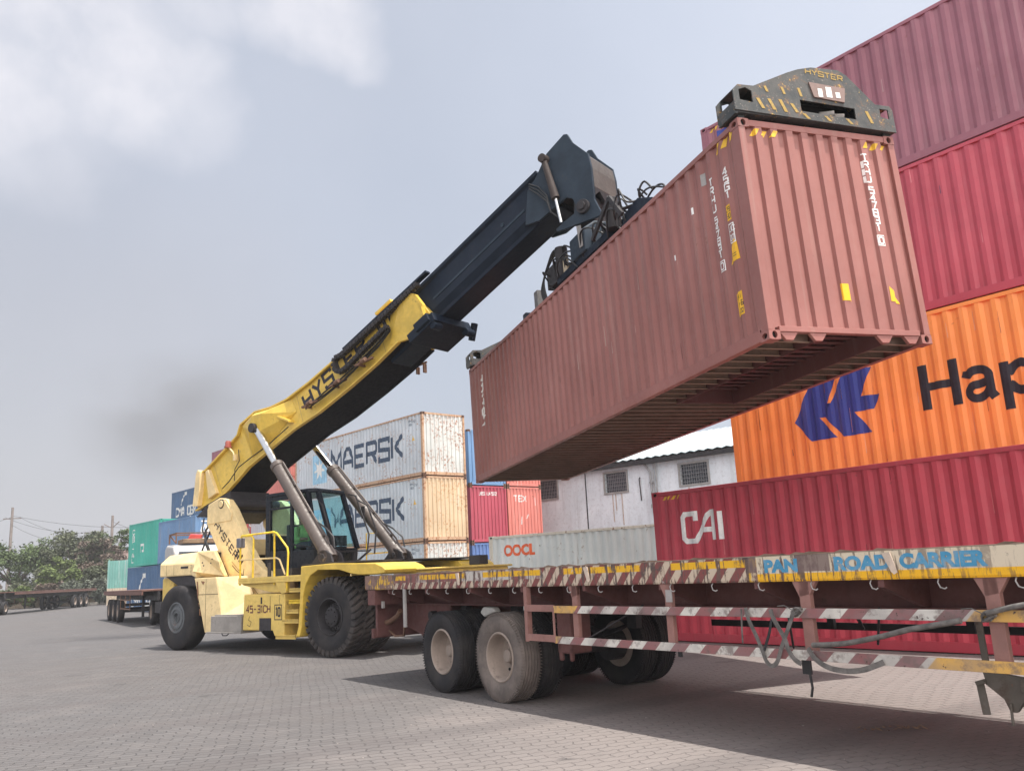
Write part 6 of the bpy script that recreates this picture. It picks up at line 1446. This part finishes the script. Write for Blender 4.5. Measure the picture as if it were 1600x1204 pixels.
def truck(loc, ang, label, rack=True, wheels=((-1.2, 1), (2.6, 0))):
    """local: +x forward, cab nose at x=4; y=0 the visible side"""
    o = empty('truck', loc, ang); tag(o, label, 'truck')
    mb = MB(); mb.box(-2.2, 3.9, .75, .85, .75, 1.0); mb.box(-2.2, 3.9, 1.6, 1.7, .75, 1.0); mb.box(-.5, .9, .1, .7, .5, .95); mb.box(-2.1, -.2, .5, 1.95, 1.0, 1.22); mb.build('chassis', M['dark_steel'], o)
    mb = MB(); mb.prism([(1.7, .80), (4.05, .60), (4.15, 1.2), (4.05, 1.9), (3.75, 2.75), (3.45, 3.0), (2.1, 3.1), (1.72, 2.95)], .04, 2.41); cab_ = mb.build('cab', bodyw, o, .10, seg=3)
    mb = MB(); mb.prism([(4.10, 1.9), (4.16, 1.95), (3.83, 2.78), (3.78, 2.72)], .2, 2.25); mb.prism([(2.75, 1.85), (3.90, 1.85), (3.66, 2.6), (2.8, 2.65)], .025, .045); mb.prism([(2.75, 1.85), (3.90, 1.85), (3.66, 2.6), (2.8, 2.65)], 2.405, 2.425); mb.build('window', darkgl, o)
    mb = MB()
    for z in (1.15, 1.32, 1.50): mb.box(1.72, 3.9, .022, .042, z, z + .09); 
    mb.box(4.12, 4.18, .3, 2.15, 1.0, 1.5); mb.build('stripe', cyan, o)
    mb = MB(); mb.box(4.0, 4.22, .1, 2.35, .45, .85); mb.build('bumper', M['dark_steel'], o, .03)
    for y in (.25, 1.9):
        mb = MB(); mb.box(4.2, 4.24, y, y + .3, .6, .76); mb.build('headlight', glassm, o)
    mb = MB(); mb.bar((3.7, .0, 2.5), (3.9, -.22, 2.4), .03, .03); mb.box(3.85, 3.95, -.35, -.12, 1.9, 2.45); mb.build('mirror', M['dark_steel'], o)
    if rack:
        mb = MB()
        for y in (.2, 2.2):
            mb.bar((1.8, y, 3.15), (1.8, y, 3.5), .05, .05); mb.bar((3.2, y, 3.1), (3.2, y, 3.5), .05, .05); mb.bar((1.8, y, 3.5), (3.2, y, 3.5), .05, .05); mb.bar((1.8, y, 3.5), (3.2, y, 3.12), .04, .04)
        mb.bar((1.8, .2, 3.5), (1.8, 2.2, 3.5), .05, .05); mb.bar((3.2, .2, 3.5), (3.2, 2.2, 3.5), .05, .05); mb.build('roof_rack', M['rusty_steel'], o)
        mb = MB(); mb.box(1.8, 2.9, .5, 1.9, 3.12, 3.3); mb.build('load', M['wood'], o, .03)
    for x, dual in wheels:
        for y, fl in ((0.05, False), (2.40, True)):
            truck_tyre(o, x, y, fl, detail=False)
            if dual: truck_tyre(o, x, y + (.32 if not fl else -.32), fl, detail=False)
    return o
q0 = Vector((-22.0, 46.3, 0)) + Vector((math.cos(R(-58.5)), math.sin(R(-58.5)), 0)) * 12.6
truck(tuple(q0 + Vector((.45, .35, 0))), R(-58.5), 'white and cyan truck with a roof rack, half hidden behind the yellow engine hood')
q1 = Vector((-45.76, 88.17, 0)) + Vector((math.cos(R(-80)), math.sin(R(-80)), 0)) * 22.2
truck(tuple(q1), R(-80), 'white truck cut off by the left edge of the view', rack=False, wheels=((-1.2, 1), (2.8, 0)))
e = MB(); e.prism([(0, 0), (.5, 0), (.55, .18), (.1, .22)], 0, .7)
o = e.build('red_bundle', grimy('faded_red_cloth', (.5, .06, .05)), bevel=.03); o.location = q0 + Vector((.45, .35, 0)) + Matrix.Rotation(R(-58.5), 3, 'Z') @ Vector((2.2, .8, 3.3)); o.rotation_euler = (0, 0, .3); tag(o, 'faded red bundle lying on top of the white truck', 'bundle')

# ---------------------------------------------------------------- trees, shrubs, walls, poles
def leafmat(name, c, c2):
    t = NT(name); n = t.noise(.8, 4, .6); n2 = t.noise(11, 3, .6)
    cc = t.mix(t.ramp(n, .3, .7), c, c2); cc = t.mix(t.math('MULTIPLY', t.ramp(n2, .5, .7), .35), cc, tuple(v * .5 for v in c))
    t.set(cc, .75); t.b.inputs['Subsurface Weight'].default_value = 0; return t.m
LM = [leafmat('olive_green_leaves', (.045, .075, .02), (.08, .115, .035)), leafmat('dusty_green_leaves', (.06, .075, .04), (.10, .11, .06)),
      leafmat('dry_brown_leaves', (.10, .075, .06), (.16, .12, .095)), leafmat('bright_green_leaves', (.085, .125, .03), (.13, .17, .05)), leafmat('grey_green_leaves', (.08, .095, .07), (.13, .145, .11))]
bark = plain('grey_brown_bark', (.10, .075, .06), .9)
def tree(loc, h, r, mat, label, seed, flat=.6, trunk=True, dens=1.0, cat='tree', group='trees along the far edge of the yard', lo=.25, leaf=.17):
    rnd = random.Random(seed); o = empty('tree' if cat == 'tree' else 'shrub', loc); tag(o, label, cat, group)
    mb = MB(); tips = []
    fork = Vector((rnd.uniform(-.3, .3), rnd.uniform(-.3, .3), h * lo)); base = Vector((0, 0, 0))
    mb.tube([base, fork * .5 + Vector((.1, 0, 0)), fork], .18, 8, radii=[h * .03, h * .024, h * .018])
    zc = h * (.5 + lo * .5); hz_ = h - zc
    for i in range(13):
        a = 2.4 * i + rnd.random(); rr = r * math.sqrt((i + .5) / 13) * rnd.uniform(.8, 1.1); z = zc + hz_ * rnd.uniform(-.75, .95) * math.sqrt(max(.05, 1 - (rr / r / 1.15) ** 2))
        tip = Vector((math.cos(a) * rr, math.sin(a) * rr, z)); m = fork.lerp(tip, .55) + Vector((rnd.uniform(-.2, .2), rnd.uniform(-.2, .2), -h * .03))
        mb.tube([fork, m, tip], .06, 6, radii=[h * .012, h * .007, .015]); tips.append((tip, r * rnd.uniform(.25, .38)))
        for k in range(4):
            t2 = tip.lerp(m, rnd.random() * .7) + Vector((rnd.gauss(0, 1), rnd.gauss(0, 1), rnd.gauss(.2, .6))).normalized() * r * rnd.uniform(.2, .42); t2.z = min(max(t2.z, h * lo * .8), h)
            mb.tube([m.lerp(tip, .5), t2], .03, 5, radii=[h * .004, .01]); tips.append((t2, r * rnd.uniform(.12, .27)))
    mb.build('trunk', bark, o, smooth=60)
    vs = []; fs = []
    for c, cr in tips:
        n = int(dens * 60 + dens * 900 * (cr / r) ** 2)
        for k in range(n):
            d = Vector((rnd.gauss(0, 1), rnd.gauss(0, 1), rnd.gauss(0, 1))).normalized() * cr * rnd.random() ** .5 * rnd.uniform(.8, 1.25); d.z *= flat
            p = c + d
            if p.z < .05: continue
            s = leaf * rnd.uniform(.5, 1.3); ax = Vector((rnd.gauss(0, 1), rnd.gauss(0, 1), rnd.gauss(0, .6))).normalized(); bx = ax.cross(Vector((rnd.gauss(0, 1), rnd.gauss(0, 1), 1))).normalized()
            b = len(vs); vs += [p - ax * s, p + bx * s * .5, p + ax * s, p - bx * s * .5]; fs.append((b, b + 1, b + 2, b + 3))
    me = bpy.data.meshes.new('crown'); me.from_pydata(vs, [], fs); me.materials.append(mat); c_ = bpy.data.objects.new('crown', me); col.objects.link(c_); c_.parent = o
TR = [((-60.5, 93, 0), 9.2, 4.6, 0, 'large spreading green tree at the left edge'), ((-55.8, 97, 0), 8.9, 4.2, 0, 'spreading green tree second from the left edge'), ((-53.2, 103, 0), 8.6, 3.6, 1, 'dusty green tree behind and right of the two spreading ones'),
      ((-50.6, 100, 0), 8.5, 3.2, 1, 'dusty dark green tree in the middle of the row'), ((-50.6, 107, 0), 9.3, 2.6, 0, 'tall green tree whose top rises highest in the middle of the row'), ((-47.6, 99, 0), 7.6, 2.6, 2, 'dry brownish tree right of the tallest one'), ((-45.8, 98, 0), 6.6, 2.2, 2, 'dry brown tree at the right end of the row'),
      ((-49.3, 94, 0), 5.4, 2.2, 3, 'small bright green tree in front of the dusty ones'), ((-66, 100, 0), 9.5, 4.5, 1, 'dusty tree outside the left edge'), ((-45.4, 95, 0), 5.0, 2.0, 1, 'small dusty green tree near the teal sheeting')]
for i, (p, h_, r_, m_, lb) in enumerate(TR): tree(p, h_, r_, LM[m_], lb, 20 + i, dens=1.1)
SB = [((-46.8, 91.5, 0), 2.6, 1.4, 4, 'grey green shrub just behind the trailer end'), ((-44.4, 93.0, 0), 3.0, 1.5, 4, 'larger grey green shrub right of the trailer end'), ((-42.9, 91, 0), 2.6, 1.1, 4, 'grey green shrub nearest the teal sheeting'), ((-53.8, 92, 0), 2.4, 1.5, 1, 'low dusty shrub behind the middle of the far trailer'),
      ((-50.9, 90, 0), 2.8, .8, 3, 'yellowish green sapling behind the far trailer'), ((-49.0, 92.2, 0), 2.6, 1.4, 2, 'dry brown shrub behind the far trailer'), ((-57.0, 93, 0), 3.4, 1.8, 2, 'leafless looking brown thicket under the spreading trees'), ((-52.0, 94, 0), 3.8, 1.9, 1, 'dusty thicket under the middle trees'), ((-48.4, 95, 0), 3.8, 1.9, 1, 'dusty thicket under the dry trees')]
for i, (p, h_, r_, m_, lb) in enumerate(SB): tree(p, h_, r_, LM[m_], lb, 60 + i, flat=.9, cat='shrub', group='shrubs below the trees', lo=.08, dens=1.0, leaf=.13)
tree((-27.5, 78, 0), 10.2, 2.6, LM[2], 'dry flat topped tree rising behind the green and navy containers', 91, dens=.35, flat=.3)
bw = MB(); bw.box(0, 14, 0, .2, 0, 2.35)
o = bw.build('boundary_wall', paint('rust_stained_cream_wall', (.45, .36, .26), rust=.75, dust=.3, rustc=(.28, .13, .09))); o.location = (-56, 96.0, 0); o.rotation_euler = (0, 0, R(-8)); tag(o, 'low cream wall with rusty stains behind the far trailer', 'wall')
bw = MB(); bw.box(0, 3.2, 0, .1, 0, 1.6)
for i in range(13): bw.box(i * .25, i * .25 + .12, -.04, 0, .0, 1.6)
o = bw.build('sheet_fence', paint('cream_rust_sheet', (.5, .42, .32), rust=.6, dust=.3)); o.location = (-39.6, 84.0, 0); tag(o, 'cream rusty sheet fence below the teal sheeting', 'fence')
bw = MB(); bw.box(0, 3.6, .2, .3, 1.6, 4.2)
for i in range(15): bw.box(i * .25, i * .25 + .12, .16, .2, 1.6, 4.2)
for x in (0, 1.8, 3.5): bw.box(x, x + .08, .32, .4, 0, 4.3)
o = bw.build('sheet_hoarding', paint('teal_and_white_sheet', (.15, .36, .32), rust=.3, dust=.8, dustc=(.45, .50, .50))); o.location = (-39.8, 84.2, 0); tag(o, 'streaked teal sheet hoarding left of the green container', 'hoarding')
mb = MB(); mb.box(-12, 12, 0, 14, 0, 7.3); bld = empty('distant_building', (-60, 140, 0)); tag(bld, 'pale pink distant block between the trees and the green container', 'building'); mb.build('wall', plain('pale_pink_wall', (.50, .36, .32), .9), bld)
mb = MB()
for i in range(9):
    for z in (1.5, 4.3): mb.box(-11 + i * 2.5, -9.8 + i * 2.5, -.03, 0, z, z + 1.4)
mb.build('window', plain('pale_windows', (.25, .26, .3), .5), bld); mb = MB(); mb.box(-12.3, 12.3, -.3, 14.3, 7.3, 7.6); mb.build('roof', plain('pink_parapet', (.55, .40, .36), .9), bld)
KG = 'pale kerb stones at the far edge of the yard'
kst = []
for i in range(9):
    e = MB(); e.box(0, 1.1, 0, .3, 0, .28 + .05 * (i % 3)); o = e.build('kerb_stone', plain('kerb_stone', (.42, .38, .33), .9), bevel=.04) if i == 0 else kst[0].copy()
    if i: col.objects.link(o)
    kst.append(o); o.location = (-46.3 + i * 1.25, 92.2 - i * .35, 0); o.rotation_euler = (0, 0, R(-14)); tag(o, 'pale kerb stone in the row between the far trailer and the dark one', 'kerb stone', KG)
polem = grimy('weathered_pole', (.20, .17, .155), amt=.3, rough=.9)
PT = []
for x, y, h_, lb, k in ((-73.2, 125, 13.8, 'utility pole with one crossarm rising over the left trees', 1), (-60.5, 126, 10.6, 'shorter utility pole of the pair above the dry trees', 0), (-58.6, 125, 11.9, 'taller utility pole of the pair with a slanted bracket', 2)):
    o = empty('utility_pole', (x, y, 0)); tag(o, lb, 'utility pole', 'utility poles')
    mb = MB(); mb.tube([(0, 0, 0), (0, 0, h_)], .22, 10, radii=[.26, .17]); mb.build('pole', polem, o, smooth=50)
    mb = MB()
    if k == 1: mb.bar((-1.3, 0, h_ - 1.6), (1.3, 0, h_ - 1.6), .12, .14)
    elif k == 0: mb.bar((-2.6, 0, h_ - .9), (.6, 0, h_ - 1.0), .12, .14); [mb.bar((-.35, 0, h_ - 1.6 - .5 * q), (.35, 0, h_ - 1.6 - .5 * q), .1, .1) for q in range(4)]
    else: mb.bar((-1.2, 0, h_ - 1.2), (0, 0, h_ - 1.8), .1, .12); mb.bar((0, 0, h_ - 1.8), (1.0, 0, h_ - .9), .1, .12)
    mb.build('crossarm', polem, o); PT.append(Vector((x, y, h_ - (1.5 if k == 1 else .9))))
WR = [(PT[0] + Vector((dx, 0, dz)), PT[1] + Vector((dx, 0, dz2))) for dx, dz, dz2 in ((-1, .1, .0), (1, .1, -.5), (0, -1.0, -.9))] + [(PT[0] + Vector((-30, 0, -2)), PT[0] + Vector((0, 0, .1))), (PT[2], PT[2] + Vector((26, -6, -3.0))), (PT[0] + Vector((0, 0, .3)), PT[2] + Vector((24, 0, 1.0)))]
for k, (a, b) in enumerate(WR):
    mb = MB(); mb.tube([a.lerp(b, u) + Vector((0, 0, -1.0 * 4 * u * (1 - u) * (.8 + .3 * k))) for u in [i / 10 for i in range(11)]], .022, 5)
    o = mb.build('power_line', hose); tag(o, ('upper power line between the left pole and the pair', 'second power line between the left pole and the pair', 'lowest power line between the left pole and the pair', 'power line leaving the left pole towards the picture edge', 'power line running from the taller pole down towards the green container', 'long thin power line passing above the dry trees')[k], 'power line', 'power lines')
# litter on the paving
rnd = random.Random(4)
for k, (x, y) in enumerate(((3.12, 8.05), (3.35, 8.0), (2.95, 7.98))):
    mb = MB()
    for i in range(7):
        a = rnd.random() * 6.28; c = Vector((rnd.gauss(0, .07), rnd.gauss(0, .05), .012)); d = Vector((math.cos(a), math.sin(a), rnd.uniform(-.1, .25))) * rnd.uniform(.02, .06); s = d.cross(Vector((0, 0, 1))).normalized() * .014
        mb.add([c - d, c - s, c + d + Vector((0, 0, .01)), c + s], [(0, 1, 2, 3)])
    o = mb.build('dry_leaf_litter', plain('dry_leaves', (.20, .13, .08), .9)); o.location = (x, y, 0); tag(o, ('dry leaf scraps on the shaded paving, the middle cluster', 'dry leaf scraps on the shaded paving, the right cluster', 'dry leaf scraps on the shaded paving, the left cluster')[k], 'leaf litter', 'leaf litter on the paving')
ub = MB()
for i in range(160):
    x = rnd.uniform(-6, 8); y = rnd.uniform(4, 16); s = rnd.uniform(.004, .011); ub.box(x, x + s, y, y + s * 1.4, .0, s * .6)
o = ub.build('gravel', plain('pale_grit', (.32, .29, .27), .9)); tag(o, kind='stuff')

# ---------------------------------------------------------------- exhaust smoke
sm = bpy.data.materials.new('exhaust_smoke'); sm.use_nodes = True; nt = sm.node_tree; nt.nodes.clear()
out_ = nt.nodes.new('ShaderNodeOutputMaterial'); vp = nt.nodes.new('ShaderNodeVolumePrincipled'); nt.links.new(vp.outputs[0], out_.inputs['Volume'])
vp.inputs['Color'].default_value = (.30, .29, .29, 1)
tcn = nt.nodes.new('ShaderNodeTexCoord'); ln = nt.nodes.new('ShaderNodeVectorMath'); ln.operation = 'LENGTH'; nt.links.new(tcn.outputs['Object'], ln.inputs[0])
mr = nt.nodes.new('ShaderNodeMapRange'); mr.inputs[1].default_value = .98; mr.inputs[2].default_value = .1; mr.inputs[3].default_value = 0; mr.inputs[4].default_value = 1; mr.interpolation_type = 'SMOOTHSTEP'; nt.links.new(ln.outputs['Value'], mr.inputs[0])
nn = nt.nodes.new('ShaderNodeTexNoise'); nn.inputs['Scale'].default_value = 1.6; nn.inputs['Detail'].default_value = 4; nt.links.new(tcn.outputs['Object'], nn.inputs['Vector'])
mr2 = nt.nodes.new('ShaderNodeMapRange'); mr2.inputs[1].default_value = .36; mr2.inputs[2].default_value = .72; mr2.inputs[4].default_value = .42; nt.links.new(nn.outputs[0], mr2.inputs[0])
mm = nt.nodes.new('ShaderNodeMath'); mm.operation = 'MULTIPLY'; nt.links.new(mr.outputs[0], mm.inputs[0]); nt.links.new(mr2.outputs[0], mm.inputs[1]); nt.links.new(mm.outputs[0], vp.inputs['Density'])
me = bpy.data.meshes.new('exhaust_smoke'); bm = bmesh.new(); bmesh.ops.create_icosphere(bm, subdivisions=3, radius=1); bm.to_mesh(me); bm.free(); me.materials.append(sm)
o = bpy.data.objects.new('exhaust_smoke', me); col.objects.link(o); o.location = (-11.0, 27.9, 7.0); o.scale = (4.6, 2.6, 3.1); tag(o, 'faint brown exhaust smoke drifting up behind the reach stacker', 'smoke', kind='stuff')
# ---------------------------------------------------------------- haze
hz = bpy.data.materials.new('haze'); hz.use_nodes = True; nt = hz.node_tree; nt.nodes.clear()
out_ = nt.nodes.new('ShaderNodeOutputMaterial'); vp = nt.nodes.new('ShaderNodeVolumePrincipled'); nt.links.new(vp.outputs[0], out_.inputs['Volume']); vp.inputs['Color'].default_value = (.9, .92, .96, 1); vp.inputs['Density'].default_value = .0006
mb = MB(); mb.box(-160, 160, -60, 260, -1, 22); o = mb.build('haze', hz); tag(o, kind='stuff')
